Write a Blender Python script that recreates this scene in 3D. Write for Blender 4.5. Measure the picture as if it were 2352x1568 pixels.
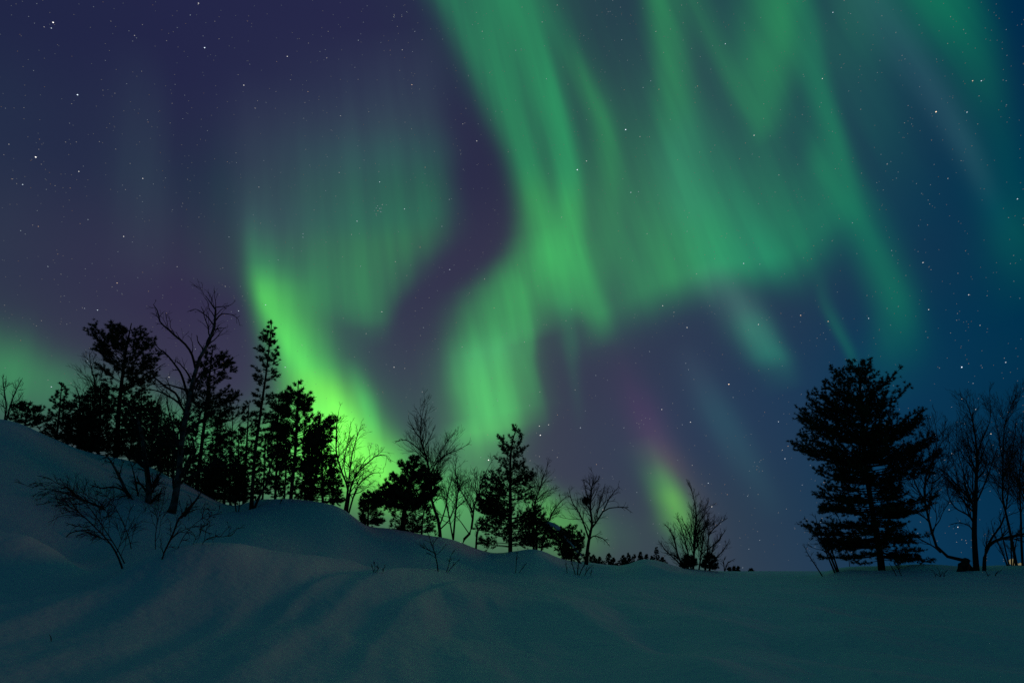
import bpy, math
import numpy as np
C = bpy.context
for o in list(bpy.data.objects): bpy.data.objects.remove(o)
COL = C.scene.collection
EYE = 1.1
# ---------------------------------------------------------------- camera
cam_d = bpy.data.cameras.new("camera"); cam = bpy.data.objects.new("camera", cam_d); COL.objects.link(cam)
cam_d.lens = 24.0; cam_d.sensor_width = 36.0; cam_d.clip_start = 0.05; cam_d.clip_end = 20000.0
cam.location = (0, 0, EYE); cam.rotation_euler = (math.radians(90 + 18.55), 0, 0)
C.scene.camera = cam
vs = C.scene.view_settings
vs.view_transform = 'Standard'; vs.look = 'None'; vs.exposure = 0.0; vs.gamma = 1.0; vs.use_curve_mapping = False
cy = C.scene.cycles
cy.use_denoising = False
cy.max_bounces = 4; cy.diffuse_bounces = 3; cy.sample_clamp_indirect = 2.0
cy.filter_width = 1.5

# ---------------------------------------------------------------- directions and aurora data
F=1568.0; PITCH=math.radians(18.55); SP,CP=math.sin(PITCH),math.cos(PITCH)
def pdir(px,py):
    """unit world direction seen at a point of the 2352x1568 photograph (camera looks along +Y)"""
    x=px-1176.; u=784.-py
    d=np.array([x, F*CP-u*SP, F*SP+u*CP]); return d/np.linalg.norm(d)
# auroral rays converge on the magnetic zenith: axes of that frame
MZ=pdir(600,-2200)
_f=pdir(1176,784); MY=_f-MZ*float(_f@MZ); MY/=np.linalg.norm(MY); MX=np.cross(MY,MZ)
U0,U1=-1.5,1.5; V0,V1=0.35,1.75   # ranges of ray azimuth and of distance from the magnetic zenith
def uv(px,py):
    d=pdir(px,py); a=math.atan2(float(d@MX),float(d@MY)); t=math.acos(float(d@MZ))
    return (a-U0)/(U1-U0),(t-V0)/(V1-V0)
def lin(r,g,b):
    return tuple(((c/255+.055)/1.055)**2.4 if c>10 else c/255/12.92 for c in (r,g,b))
BASEX=[0,400,800,1200,1600,2000,2352]
BASEY=[0,350,700,1000,1300]
BASE=[
[(32,38,70),(35,38,73),(38,40,74),(40,44,72),(35,50,76),(20,54,76),(0,42,74)],
[(37,48,74),(35,38,70),(42,47,76),(42,42,70),(46,60,80),(26,52,78),(0,48,78)],
[(51,57,78),(52,46,76),(52,55,80),(56,54,78),(44,58,82),(18,57,82),(0,50,78)],
[(58,68,80),(60,60,82),(58,61,83),(60,62,82),(44,60,86),(6,54,88),(2,45,74)],
[(64,76,80),(66,74,80),(62,78,82),(66,72,78),(54,66,78),(18,54,80),(8,46,70)]]
T=(.004,.215,.046); G=(.014,.245,.034); Y=(.075,.60,.035); Y2=(.125,.62,.008)
# curtains: (colour list by node) nodes: x, y, left width, right width, strength
# 'B' bands run down the sky (profile across the rays); 'V' veils run along it (profile up / down)
STROKES=[
('B','bright fold',2,1.7,[(575,380,22,27,0,T),(580,470,22,35,0.0425,T),(583,530,22,39,0.187,T),(590,600,20,53,0.468,G),(606,680,22,66,0.713,Y),(640,750,32,63,0.809,Y),(690,830,45,54,0.92,Y),(742,900,66,55,1,Y2),(778,960,82,48,1.1,Y2),(800,1020,99,48,1,Y2),(840,1080,121,55,0.7,Y2),(880,1130,121,66,0.3,Y2),(920,1190,121,66,0,Y2)]),
('B','fold halo',2,1.6,[(560,150,30,120,0,T),(580,300,45,220,0.0312,(.2,.28,.28)),(585,420,42,200,0.052,(.25,.35,.35)),(585,520,34,144,0.0806,(.2,.4,.36)),(590,600,30,128,0.115,(.08,.6,.22)),(605,680,32,128,0.144,(.05,.8,.16)),(640,760,40,128,0.158,(.05,.8,.16)),(690,850,60,119,0.144,(.05,.8,.16)),(740,950,90,110,.2,(.05,.8,.16)),(800,1060,100,100,.1,(.05,.8,.16)),(840,1150,100,100,.0,(.05,.8,.16))]),
('B','fold ray',2,2,[(800,820,15,20,0,G),(822,880,14,22,.35,G),(838,930,13,24,.7,G),(850,970,13,22,.6,G),(862,1010,12,20,.05,G)]),
('B','left lobe',1.7,3,[(935,60,120,60,0,(.08,.17,.15)),(935,180,180,70,0.0968,(.08,.17,.15)),(935,270,230,70,0.174,(.06,.19,.12)),(935,350,239,80,0.291,(.02,.22,.09)),(955,430,270,66,0.435,T),(935,500,249,85,0.581,T),(880,570,209,110,0.6,G),(840,640,169,95,0.6,G),(840,690,120,65,0.562,G),(855,730,70,40,0.406,G),(862,765,40,32,0.0968,G),(865,800,30,30,0,G)]),
('B','main curtain',2.6,2,[(1010,-90,60,100,0.64,T),(1065,0,55,90,0.64,T),(1112,110,50,70,0.68,T),(1170,250,48,50,0.72,T),(1213,370,42,36,0.76,T),(1232,460,42,45,0.76,G),(1235,540,50,60,0.72,G),(1223,600,81,92,0.826,G),(1188,660,97,111,0.96,G),(1153,740,92,111,1.02,G),(1125,810,75,70,.85,(.04,.42,.08)),(1120,880,65,75,.85,(.05,.48,.075)),(1130,940,60,75,.9,(.05,.48,.075)),(1125,990,70,70,.8,(.06,.46,.07)),(1118,1020,60,60,.45,(.06,.42,.07)),(1115,1060,50,60,.1,(.06,.42,.07)),(1115,1100,50,50,0,G)]),
('B','low haze',2,2,[(1090,760,130,90,0,(.03,.28,.07)),(1075,850,120,90,.14,(.03,.28,.07)),(1065,930,120,100,.22,(.04,.28,.06)),(1070,1010,130,110,.24,(.04,.28,.06)),(1070,1090,120,110,.14,(.04,.28,.06)),(1070,1180,120,110,0,(.04,.28,.06))]),
('B','curtain ray',2,2.5,[(1160,600,30,16,0,G),(1195,680,24,18,.35,G),(1212,770,22,16,.5,G),(1215,840,22,15,.45,G),(1228,890,20,14,.35,G),(1240,940,18,14,.15,G),(1255,1000,15,12,0,G)]),
('B','second strand',2,2.4,[(1150,-90,50,60,0.471,T),(1195,0,50,55,0.513,T),(1237,120,44,34,0.599,T),(1272,260,34,30,0.813,T),(1302,390,34,28,0.813,T),(1312,490,45,30,0.813,G),(1322,580,87,30,0.77,G),(1345,660,79,32,0.642,G),(1372,720,38,26,0.513,G),(1382,755,30,25,0.214,G),(1390,800,30,25,0,G)]),
('B','thin strand',2,2,[(1262,0,30,30,0.09,T),(1292,80,26,26,0.225,T),(1340,180,26,24,0.315,G),(1385,280,28,24,0.375,G),(1402,370,34,26,0.315,G),(1404,470,36,30,0.188,G),(1400,580,40,30,0.075,G),(1400,680,40,30,0,G)]),
('B','short ray',2,2,[(1285,650,25,20,0,T),(1300,720,22,18,.25,T),(1312,790,18,16,.22,T),(1318,850,16,14,.1,T),(1330,950,16,14,.03,T),(1330,1000,16,14,.0,T)]),
('B','third strand',2,2,[(1500,-90,36,60,0.516,G),(1512,0,34,70,0.559,G),(1532,110,34,60,0.516,G),(1550,220,45,50,0.387,G),(1560,340,60,60,0.301,(.02,.24,.08)),(1580,460,60,60,0.215,(.02,.24,.09)),(1610,560,60,60,0.086,G),(1610,650,60,60,0,G)]),
('B','needle ray',2,2,[(1575,-50,18,37,0.172,G),(1604,30,18,37,0.241,G),(1632,95,19,33,0.289,G),(1668,170,20,43,0.289,G),(1705,235,23,51,0.241,G),(1745,285,28,44,0.172,G),(1765,330,32,37,0,G)]),
('B','upper right glow',2,2,[(1780,-90,90,70,0.516,G),(1790,0,95,60,0.533,G),(1790,100,90,55,0.533,G),(1785,190,75,60,0.361,G),(1770,270,60,60,0.172,G),(1770,340,60,60,0.043,G),(1770,420,60,60,0,G)]),
('B','middle fill',2.5,2.2,[(1600,-90,220,260,0.0796,T),(1610,50,200,240,0.127,T),(1630,200,220,250,0.199,T),(1640,330,230,260,0.255,T),(1650,450,240,260,0.278,T),(1660,560,240,220,0.199,T),(1660,640,200,200,0.0398,T),(1660,700,200,200,0,T)]),
('B','right strand',2,2.4,[(1825,-90,40,46,0.215,T),(1850,40,40,40,0.258,T),(1872,160,42,30,0.327,T),(1905,280,50,30,0.413,T),(1930,380,80,34,0.533,T),(1950,450,80,42,0.516,T),(1975,520,50,55,0.387,T),(2010,600,45,62,0.361,T),(2045,680,45,60,0.344,T),(2060,740,55,60,0.258,T),(2060,800,70,70,0.155,T),(2060,870,80,80,0.043,T),(2060,940,80,80,0,T)]),
('B','lower patch',2,2.2,[(1610,600,57,46,0,(.04,.16,.1)),(1655,655,52,44,0.297,(.06,.14,.1)),(1700,705,48,41,0.468,(.05,.17,.1)),(1738,760,46,37,0.637,(.03,.21,.1)),(1768,805,44,32,0.595,(.02,.22,.1)),(1800,850,44,30,0.17,(.02,.22,.1)),(1820,900,41,30,0,(.02,.22,.1))]),
('B','faint needle',2,2,[(1880,620,14,18,0,T),(1895,700,14,18,.12,T),(1925,760,12,16,.2,T),(1950,805,12,14,.18,T),(1965,850,12,14,0,T)]),
('B','far teal',2,2,[(2120,-90,110,110,0.54,T),(2170,0,110,100,0.513,T),(2230,100,100,70,0.365,T),(2265,200,90,60,0.243,T),(2290,300,90,60,0.135,T),(2320,420,90,60,0.108,T),(2345,530,90,60,0.162,T),(2360,620,90,70,0.081,T),(2370,720,90,70,0,T)]),
('B','pale streak',2,2,[(1960,-90,60,50,.4,(.012,.034,.036)),(2020,10,60,50,.6,(.012,.034,.036)),(2085,110,50,45,.75,(.012,.034,.036)),(2150,215,42,40,.9,(.012,.034,.036)),(2205,310,38,36,.85,(.012,.034,.036)),(2250,400,34,34,.5,(.012,.034,.036)),(2290,490,34,34,.3,(.0,.03,.03)),(2330,580,34,34,.1,(.0,.03,.03)),(2360,660,34,34,.0,(.0,.03,.03))]),
('B','pink ray',2,1.8,[(1400,760,40,40,0,(.04,.02,.03)),(1440,860,46,40,.3,(.030,.0,.018)),(1475,930,50,40,.65,(.034,.0,.022)),(1505,1000,50,36,.9,(.038,.010,.022)),(1540,1060,40,32,.9,(.05,.025,.015)),(1572,1110,36,30,.6,(.05,.03,.015)),(1620,1190,40,36,.25,(.05,.02,.02)),(1660,1280,40,36,.1,(.05,.02,.02)),(1680,1340,40,36,.0,(.05,.02,.02))]),
('B','yellow foot',2,2.2,[(1470,1000,48,28,0,(.05,.2,.04)),(1500,1055,40,25,0.205,(.05,.2,.04)),(1525,1105,34,27,0.615,(.06,.28,.025)),(1547,1150,34,28,0.82,(.09,.37,.02)),(1568,1195,40,27,0.697,(.09,.36,.02)),(1590,1240,40,25,0.41,(.06,.3,.03)),(1610,1290,38,25,0.164,(.05,.3,.04)),(1620,1340,38,25,0,(.05,.3,.04))]),
('B','dim streak',2,2,[(1560,780,30,30,0,(.02,.05,.05)),(1610,870,36,32,.3,(.02,.05,.05)),(1660,960,40,34,.5,(.01,.06,.05)),(1710,1050,40,34,.4,(.01,.05,.04)),(1750,1120,36,30,.2,(.01,.05,.04)),(1790,1200,36,30,.0,(.01,.05,.04))]),
('B','pale left streak',2,2.5,[(330,80,80,50,0,(.01,.02,.02)),(340,250,90,48,.4,(.01,.022,.018)),(345,400,90,46,.6,(.01,.022,.018)),(340,550,80,50,.4,(.01,.022,.018)),(330,700,80,50,.0,(.01,.022,.018))]),
('B','upper right haze',2,2,[(1980,-90,130,130,0.234,(.03,.2,.06)),(1960,50,120,120,0.234,(.02,.2,.06)),(1990,200,90,110,0.14,(.02,.2,.08)),(2030,350,80,110,0.0936,(.0,.2,.08)),(2060,500,80,110,0.039,(.0,.2,.08)),(2060,600,80,110,0,T)]),
('B','curtain fill',2,2,[(1200,-90,170,190,0.189,T),(1240,100,140,150,0.236,T),(1290,300,90,140,0.284,T),(1310,500,90,140,0.284,G),(1320,620,140,120,0.236,G),(1280,720,180,100,0.113,G),(1240,820,150,100,0.0473,G),(1200,920,150,100,0,G)]),
('V','hanging veil',1.3,1.8,[(1260,800,100,42,0,G),(1330,770,90,49,0.0528,G),(1390,715,110,50,0.282,G),(1470,668,150,48,0.484,G),(1560,628,190,45,0.704,G),(1650,602,200,45,0.81,(.008,.26,.06)),(1740,594,170,50,0.748,(.005,.25,.065)),(1820,570,150,59,0.616,T),(1880,530,130,56,0.44,T),(1930,490,120,50,0.22,T),(1990,470,100,42,0.044,T),(2060,470,100,42,0,T)]),
('V','low arc',2,2,[(-80,830,66,77,0.55,(.02,.3,.05)),(40,862,68,82,0.55,(.02,.3,.05)),(120,885,55,77,0.45,(.02,.28,.05)),(220,905,51,88,0.3,(.02,.28,.05)),(330,950,55,99,0.45,(.03,.3,.05)),(450,1000,55,99,0.6,(.03,.34,.05)),(560,1030,55,88,0.75,(.05,.36,.04)),(700,1020,66,99,0.95,(.07,.42,.04)),(800,1030,77,99,0.9,(.10,.55,.03)),(880,1055,61,99,0.75,(.10,.55,.03)),(960,1105,55,99,0.75,(.07,.5,.04)),(1040,1150,66,99,0.65,(.06,.42,.05)),(1120,1150,77,99,0.55,(.06,.4,.05)),(1220,1170,66,88,0.5,(.06,.42,.04)),(1290,1190,50,66,0.65,(.07,.45,.02)),(1345,1215,44,55,0.3,(.06,.35,.03)),(1420,1215,55,55,0.12,(.02,.2,.05)),(1500,1240,55,55,0.03,(.02,.2,.05)),(1580,1240,55,55,0,(.02,.2,.05))]),
]
def pchip(x,y,xi):
    x=np.asarray(x,float); y=np.asarray(y,float); h=np.diff(x); d=np.diff(y)/h; m=np.zeros(len(x))
    m[0],m[-1]=d[0],d[-1]
    for i in range(1,len(x)-1):
        if d[i-1]*d[i]>0:
            a,b=2*h[i]+h[i-1],h[i]+2*h[i-1]; m[i]=(a+b)/(a/d[i-1]+b/d[i])
    xi=np.clip(xi,x[0],x[-1]); k=np.clip(np.searchsorted(x,xi,side='right')-1,0,len(x)-2)
    t=(xi-x[k])/h[k]; t2,t3=t*t,t*t*t
    return (2*t3-3*t2+1)*y[k]+(t3-2*t2+t)*h[k]*m[k]+(-2*t3+3*t2)*y[k+1]+(t3-t2)*h[k]*m[k+1]
N=32
VROWS=[uv(1176,y)[1] for y in (-60,120,350,600,850,1080,1310)]
def base_rows():
    """background colour along rows of constant distance from the magnetic zenith, resampled from the photo grid"""
    out=[]
    ys=np.linspace(-500,1500,60); B=np.array([[lin(*c) for c in r] for r in BASE])
    for v in VROWS:
        st=[]
        for k,X in enumerate(BASEX):
            vy=np.array([uv(X,y)[1] for y in ys]); y=float(np.interp(v,vy,ys)); c=[float(np.interp(y,BASEY,B[:,k,q])) for q in range(3)]
            st.append((uv(X,y)[0],tuple(c)))
        out.append((v,st))
    return out
def tables(st):
    """32-stop tables: parameter range (a0,a1), centre, 1/width on either side, colour"""
    kind,name,pl,pr,nodes=st; rows=[]
    for (x,y,w1,w2,s,c) in nodes:
        u,v=uv(x,y)
        if kind=='B':
            w1*=1.12; w2*=1.12; rows.append((v,u,u-uv(x-w1,y)[0],uv(x+w2,y)[0]-u,s*c[0],s*c[1],s*c[2]))
        else:
            w1*=1.15; w2*=1.25; rows.append((u,v,v-uv(x,y-w1)[1],uv(x,y+w2)[1]-v,s*c[0],s*c[1],s*c[2]))
    rows.sort(); r=np.array(rows).T; a=np.linspace(r[0][0],r[0][-1],N)
    return r[0][0],r[0][-1],[pchip(r[0],r[k],a) for k in range(1,7)]

# ---------------------------------------------------------------- world: night sky with the aurora (all by sky direction)
REAR = (.0015, .0165, .040)          # dark teal sky behind and beside the camera
ZEN = (.003, .034, .046)            # glow towards the magnetic zenith
world = bpy.data.worlds.new("World"); C.scene.world = world; world.use_nodes = True
nt = world.node_tree; nt.nodes.clear(); L = nt.links
def node(t, **k):
    n = nt.nodes.new(t)
    for a, b in k.items(): setattr(n, a, b)
    return n
def math_(op, a, b=None):
    n = node('ShaderNodeMath', operation=op)
    for i, v in enumerate((a, b)):
        if v is None: continue
        if isinstance(v, (int, float)): n.inputs[i].default_value = v
        else: L.new(v, n.inputs[i])
    return n.outputs[0]
def ramp_(fac, stops):
    n = node('ShaderNodeValToRGB'); L.new(fac, n.inputs[0]); r = n.color_ramp; r.interpolation = 'LINEAR'; e = r.elements
    while len(e) > 1: e.remove(e[-1])
    e[0].position = stops[0][0]; e[0].color = (*map(float, stops[0][1]), 1)
    for p, c in stops[1:]:
        q = e.new(min(1.0, float(p))); q.color = (*map(float, c), 1)
    return n.outputs[0]
tc = node('ShaderNodeTexCoord')
def dot_(v):
    n = node('ShaderNodeVectorMath', operation='DOT_PRODUCT'); L.new(tc.outputs['Generated'], n.inputs[0]); n.inputs[1].default_value = tuple(map(float, v)); return n.outputs['Value']
az = math_('ARCTAN2', dot_(MX), dot_(MY))
U = math_('DIVIDE', math_('SUBTRACT', az, U0), U1 - U0)
V = math_('DIVIDE', math_('SUBTRACT', math_('ARCCOSINE', dot_(MZ)), V0), V1 - V0)
def mapr(x, a, b, smooth=False):
    n = node('ShaderNodeMapRange'); n.clamp = True; L.new(x, n.inputs[0]); n.inputs[1].default_value = float(a); n.inputs[2].default_value = float(b)
    if smooth: n.interpolation_type = 'SMOOTHSTEP'
    return n.outputs[0]
col = ramp_(U, [(0, ZEN), (.5, ZEN), (1, ZEN)]); vprev = -.22
for v1, st in base_rows():
    st = [(max(0.0, st[0][0]-.12), REAR)] + st + [(min(1.0, st[-1][0]+.12), REAR)]
    row = ramp_(U, st); m = node('ShaderNodeMix', data_type='RGBA')
    L.new(mapr(V, vprev, v1, True), m.inputs[0]); L.new(col, m.inputs[6]); L.new(row, m.inputs[7]); col = m.outputs[2]; vprev = v1
# faint ray structure: noise that only varies around the magnetic zenith, slowly along the rays
def rays(fu, fv, lo, hi, amp):
    cx = node('ShaderNodeCombineXYZ'); L.new(math_('MULTIPLY', U, fu), cx.inputs[0]); L.new(math_('MULTIPLY', V, fv), cx.inputs[1])
    nz = node('ShaderNodeTexNoise'); nz.inputs['Scale'].default_value = 1.0; nz.inputs['Detail'].default_value = 2.0; L.new(cx.outputs[0], nz.inputs['Vector'])
    return math_('MULTIPLY', math_('SUBTRACT', mapr(nz.outputs[0], lo, hi, True), .5), amp)
raym = math_('ADD', math_('ADD', rays(42.0, 3.5, .25, .75, .36), rays(120.0, 7.0, .3, .7, .15)), 1.0)
aur = None
for st in STROKES:
    a0, a1, tb = tables(st); kind, name, pl, pr, _ = st
    a, b = (V, U) if kind == 'B' else (U, V)
    t = mapr(a, a0, a1); s = np.linspace(0, 1, N)
    sh = node('ShaderNodeSeparateColor'); L.new(ramp_(t, [(s[i], (tb[0][i], tb[1][i], tb[2][i])) for i in range(N)]), sh.inputs[0])
    d = math_('SUBTRACT', b, sh.outputs[0]); neg = math_('LESS_THAN', d, 0.0)
    w = node('ShaderNodeMix', data_type='FLOAT'); L.new(neg, w.inputs[0]); L.new(sh.outputs[2], w.inputs[2]); L.new(sh.outputs[1], w.inputs[3])
    q = math_('DIVIDE', math_('ABSOLUTE', d), w.outputs[0])
    if pl == pr: q = math_('POWER', q, float(pl))
    else: q = math_('POWER', q, math_('ADD', math_('MULTIPLY', neg, float(pl - pr)), float(pr)))
    g = math_('EXPONENT', math_('MULTIPLY', q, -1.0))
    cr = ramp_(t, [(s[i], (max(0, tb[3][i]), max(0, tb[4][i]), max(0, tb[5][i]))) for i in range(N)])
    sc = node('ShaderNodeVectorMath', operation='SCALE'); L.new(cr, sc.inputs[0]); L.new(g, sc.inputs['Scale'])
    if aur is None: aur = sc.outputs[0]
    else:
        ad = node('ShaderNodeVectorMath', operation='ADD'); L.new(aur, ad.inputs[0]); L.new(sc.outputs[0], ad.inputs[1]); aur = ad.outputs[0]
sc = node('ShaderNodeVectorMath', operation='SCALE'); L.new(aur, sc.inputs[0]); L.new(raym, sc.inputs['Scale'])
ad = node('ShaderNodeVectorMath', operation='ADD'); L.new(col, ad.inputs[0]); L.new(sc.outputs[0], ad.inputs[1])
bg = node('ShaderNodeBackground'); L.new(ad.outputs[0], bg.inputs[0]); bg.inputs[1].default_value = 1.0
wo = node('ShaderNodeOutputWorld'); L.new(bg.outputs[0], wo.inputs[0])
# ---------------------------------------------------------------- one weak warm low lamp: the glow of the settlement to the right
sl = bpy.data.lights.new("sun", 'SUN'); so = bpy.data.objects.new("sun", sl); COL.objects.link(so)
sl.energy = .13; sl.angle = math.radians(9); sl.color = (1.0, 0.50, 0.36)
SA, SE = math.radians(74), math.radians(4.5)    # azimuth clockwise from the view direction, elevation
sd = np.array([math.sin(SA)*math.cos(SE), math.cos(SA)*math.cos(SE), math.sin(SE)])
so.rotation_euler = (math.pi/2 - SE, 0, math.pi - SA)
# ---------------------------------------------------------------- helpers
rng = np.random.default_rng(11)
def tag(o, label=None, cat=None, group=None, kind=None):
    if label: o['label'] = label
    if cat: o['category'] = cat
    if group: o['group'] = group
    if kind: o['kind'] = kind
    return o
def mesh(name, V, F, mat, parent=None, smooth=False, mats=None, midx=None):
    """V (n,3) float, F (m,k) int with k = 3 or 4"""
    me = bpy.data.meshes.new(name); V = np.asarray(V, np.float32); F = np.asarray(F, np.int32); m, k = F.shape
    me.vertices.add(len(V)); me.vertices.foreach_set('co', V.ravel())
    me.loops.add(m*k); me.loops.foreach_set('vertex_index', F.ravel())
    me.polygons.add(m); me.polygons.foreach_set('loop_start', np.arange(0, m*k, k, dtype=np.int32)); me.polygons.foreach_set('loop_total', np.full(m, k, np.int32))
    if smooth: me.polygons.foreach_set('use_smooth', np.ones(m, bool))
    for q in (mats or [mat]): me.materials.append(q)
    if midx is not None: me.polygons.foreach_set('material_index', np.asarray(midx, np.int32))
    me.update(calc_edges=True)
    o = bpy.data.objects.new(name, me); COL.objects.link(o)
    if parent is not None:
        o.parent = parent; o.matrix_parent_inverse.identity()
        l = np.array(parent.location, np.float32); me.vertices.foreach_set('co', (V - l).ravel())
    return o
def empty(name, loc):
    o = bpy.data.objects.new(name, None); COL.objects.link(o); o.location = tuple(map(float, loc)); o.empty_display_size = .2; return o
def material(name, c1, c2=None, rough=.9, scale=6.0, bump=0.0, bscale=20, spec=.2):
    m = bpy.data.materials.new(name); m.use_nodes = True; n = m.node_tree.nodes; l = m.node_tree.links; p = n['Principled BSDF']
    p.inputs['Roughness'].default_value = rough; p.inputs['Specular IOR Level'].default_value = spec
    p.inputs['Base Color'].default_value = (*c1, 1)
    t = n.new('ShaderNodeTexCoord')
    if c2:
        z = n.new('ShaderNodeTexNoise'); z.inputs['Scale'].default_value = scale; z.inputs['Detail'].default_value = 4; l.new(t.outputs['Object'], z.inputs['Vector'])
        r = n.new('ShaderNodeValToRGB'); r.color_ramp.elements[0].position = .38; r.color_ramp.elements[1].position = .62
        r.color_ramp.elements[0].color = (*c1, 1); r.color_ramp.elements[1].color = (*c2, 1); l.new(z.outputs[0], r.inputs[0]); l.new(r.outputs[0], p.inputs['Base Color'])
    if bump:
        z = n.new('ShaderNodeTexNoise'); z.inputs['Scale'].default_value = bscale; z.inputs['Detail'].default_value = 5; l.new(t.outputs['Object'], z.inputs['Vector'])
        b = n.new('ShaderNodeBump'); b.inputs['Strength'].default_value = 1.0; b.inputs['Distance'].default_value = bump; l.new(z.outputs[0], b.inputs['Height']); l.new(b.outputs[0], p.inputs['Normal'])
    return m
def glow(name, c, s):
    m = bpy.data.materials.new(name); m.use_nodes = True; n = m.node_tree.nodes; n.clear(); e = n.new('ShaderNodeEmission'); q = n.new('ShaderNodeOutputMaterial')
    e.inputs[0].default_value = (*c, 1); e.inputs[1].default_value = s; m.node_tree.links.new(e.outputs[0], q.inputs[0]); m.cycles.emission_sampling = 'NONE'; return m
SNOW = material('snow', (.80, .82, .84), (.76, .79, .82), rough=.55, scale=.35, bump=.02, bscale=7, spec=.3)
BARK = material('pine_bark', (.035, .024, .017), (.07, .045, .03), scale=9, bump=.02)
BIRCH = material('birch_bark', (.16, .15, .13), (.03, .025, .02), scale=7, bump=.01)
TWIG = material('twig_bark', (.030, .022, .020), (.045, .03, .026), scale=5)
NEEDLE = material('pine_needles', (.030, .050, .020), (.045, .075, .030), scale=2.5)
SPRUCE = material('dark_needles', (.022, .040, .018), (.035, .060, .028), scale=2.5)
# ---------------------------------------------------------------- terrain
def rayel(px, py): d = pdir(px, py); return math.atan2(d[0], d[1]), d[2]/math.hypot(d[0], d[1])
def P3(px, py, r): d = pdir(px, py); return np.array([0, 0, EYE]) + d*(r/math.hypot(d[0], d[1]))
COLS = [
(-500, [(8,1500),(12,1350),(16,1150),(22,960),(28,880),(32,870)]),
(0,    [(8,1545),(10,1480),(12,1400),(14,1300),(15.3,1222),(17.2,1240),(20,1110),(24,972),(26,968)]),
(100,  [(8,1545),(10,1480),(12,1400),(14,1290),(15.0,1232),(17,1252),(20,1135),(24.5,1002),(26,1000)]),
(200,  [(8,1545),(10,1480),(12,1400),(14,1302),(14.8,1274),(16.6,1296),(19,1212),(24,1056),(25.5,1041),(26.5,1040)]),
(270,  [(8,1548),(10,1480),(12,1400),(13,1345),(13.8,1322),(15.2,1324),(17,1280),(20,1185),(25,1062),(26,1055)]),
(330,  [(8,1550),(10,1480),(12,1385),(13,1320),(13.4,1309),(14.8,1325),(17,1270),(20,1175),(25,1072),(26,1066)]),
(420,  [(8,1552),(10,1480),(12,1372),(13,1300),(13.4,1291),(14.8,1316),(16.8,1275),(19,1215),(22,1150),(24,1108),(25,1106)]),
(480,  [(8,1554),(10,1480),(12,1378),(13.2,1292),(13.7,1283),(15.2,1303),(17.2,1262),(19,1218),(22,1165),(23.5,1142),(25,1140)]),
(540,  [(8,1556),(10,1482),(12,1388),(13.5,1296),(14,1287),(15.4,1280),(18,1232),(22,1180),(23.5,1166),(25,1166)]),
(590,  [(8,1556),(10,1484),(12,1400),(13.6,1315),(14.6,1296),(16.5,1262),(19,1212),(22,1172),(23.5,1148),(25,1147)]),
(640,  [(8,1558),(10,1486),(12,1408),(14,1325),(15.4,1296),(18,1235),(20,1200),(22,1168),(23.2,1146),(25,1148)]),
(720,  [(8,1560),(10,1488),(12,1412),(14,1342),(17,1280),(20,1205),(22,1160),(23,1152),(25,1155)]),
(790,  [(8,1560),(10,1490),(12,1416),(14,1352),(17,1290),(20,1218),(22,1172),(23,1166),(25,1170)]),
(838,  [(8,1560),(10,1490),(12,1418),(14,1358),(18,1295),(21,1232),(22.5,1212),(24,1211),(26,1213)]),
(900,  [(8,1560),(10,1490),(12,1420),(14,1362),(18,1305),(22,1243),(24,1217),(26,1218)]),
(960,  [(8,1560),(10,1492),(12,1422),(14,1366),(18,1318),(22,1253),(24,1229),(26,1228)]),
(1030, [(8,1562),(10,1492),(12,1424),(14,1372),(19,1320),(23,1258),(25,1233),(27,1235)]),
(1075, [(8,1562),(10,1492),(12,1426),(14,1376),(20,1322),(24,1268),(26,1250),(28,1251)]),
(1150, [(8,1562),(10,1494),(12,1428),(14,1380),(20,1328),(26,1282),(28,1271),(30,1271)]),
(1190, [(8,1562),(10,1494),(12,1428),(14,1382),(20,1328),(25,1274),(27,1259),(29,1262)]),
(1235, [(8,1562),(10,1494),(12,1430),(14,1384),(20,1328),(24,1270),(26,1257),(28,1259)]),
(1280, [(8,1562),(10,1495),(12,1430),(14,1386),(21,1330),(26,1285),(28,1279),(30,1280)]),
(1340, [(8,1563),(10,1496),(12,1432),(14,1390),(22,1332),(28,1294),(30,1291),(33,1291)]),
(1415, [(8,1563),(10,1497),(12,1434),(14,1396),(22,1334),(29,1303),(31,1298),(34,1299)]),
(1455, [(8,1563),(10,1497),(12,1434),(14,1398),(22,1334),(26,1294),(28,1288),(31,1292)]),
(1485, [(8,1563),(10,1498),(12,1434),(14,1400),(22,1334),(25,1292),(27,1283),(30,1286)]),
(1525, [(8,1563),(10,1498),(12,1434),(14,1402),(22,1336),(26,1303),(28,1292),(31,1294)]),
(1580, [(8,1563),(10,1498),(12,1434),(14,1403),(22,1338),(28,1310),(31,1304),(34,1304)]),
(1700, [(8,1563),(10,1498),(12,1434),(14,1404),(22,1343),(32,1318),(45,1312),(60,1311)]),
(1880, [(8,1563),(10,1498),(12,1434),(14,1405),(22,1345),(32,1322),(45,1314),(60,1311)]),
(1915, [(8,1563),(10,1498),(12,1434),(14,1405),(22,1344),(27,1318),(30,1306),(34,1306)]),
(2000, [(8,1563),(10,1498),(12,1434),(14,1404),(21,1347),(26,1320),(29,1301),(32,1298)]),
(2120, [(8,1563),(10,1498),(12,1436),(14,1404),(21,1347),(26,1318),(29,1299),(32,1297)]),
(2230, [(8,1564),(10,1499),(12,1440),(14,1408),(20,1352),(24,1326),(28,1304),(31,1300)]),
(2352, [(8,1566),(10,1503),(12,1446),(14,1414),(19,1362),(23,1334),(27,1303),(30,1298)]),
(2900, [(8,1590),(10,1530),(12,1480),(14,1440),(19,1385),(23,1355),(27,1330),(30,1320)]),
]
RG = np.concatenate([np.geomspace(.4, 7, 40)[:-1], np.linspace(7, 34, 300), np.geomspace(34.5, 3500, 60)])
ta, tz = [], []
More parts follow.
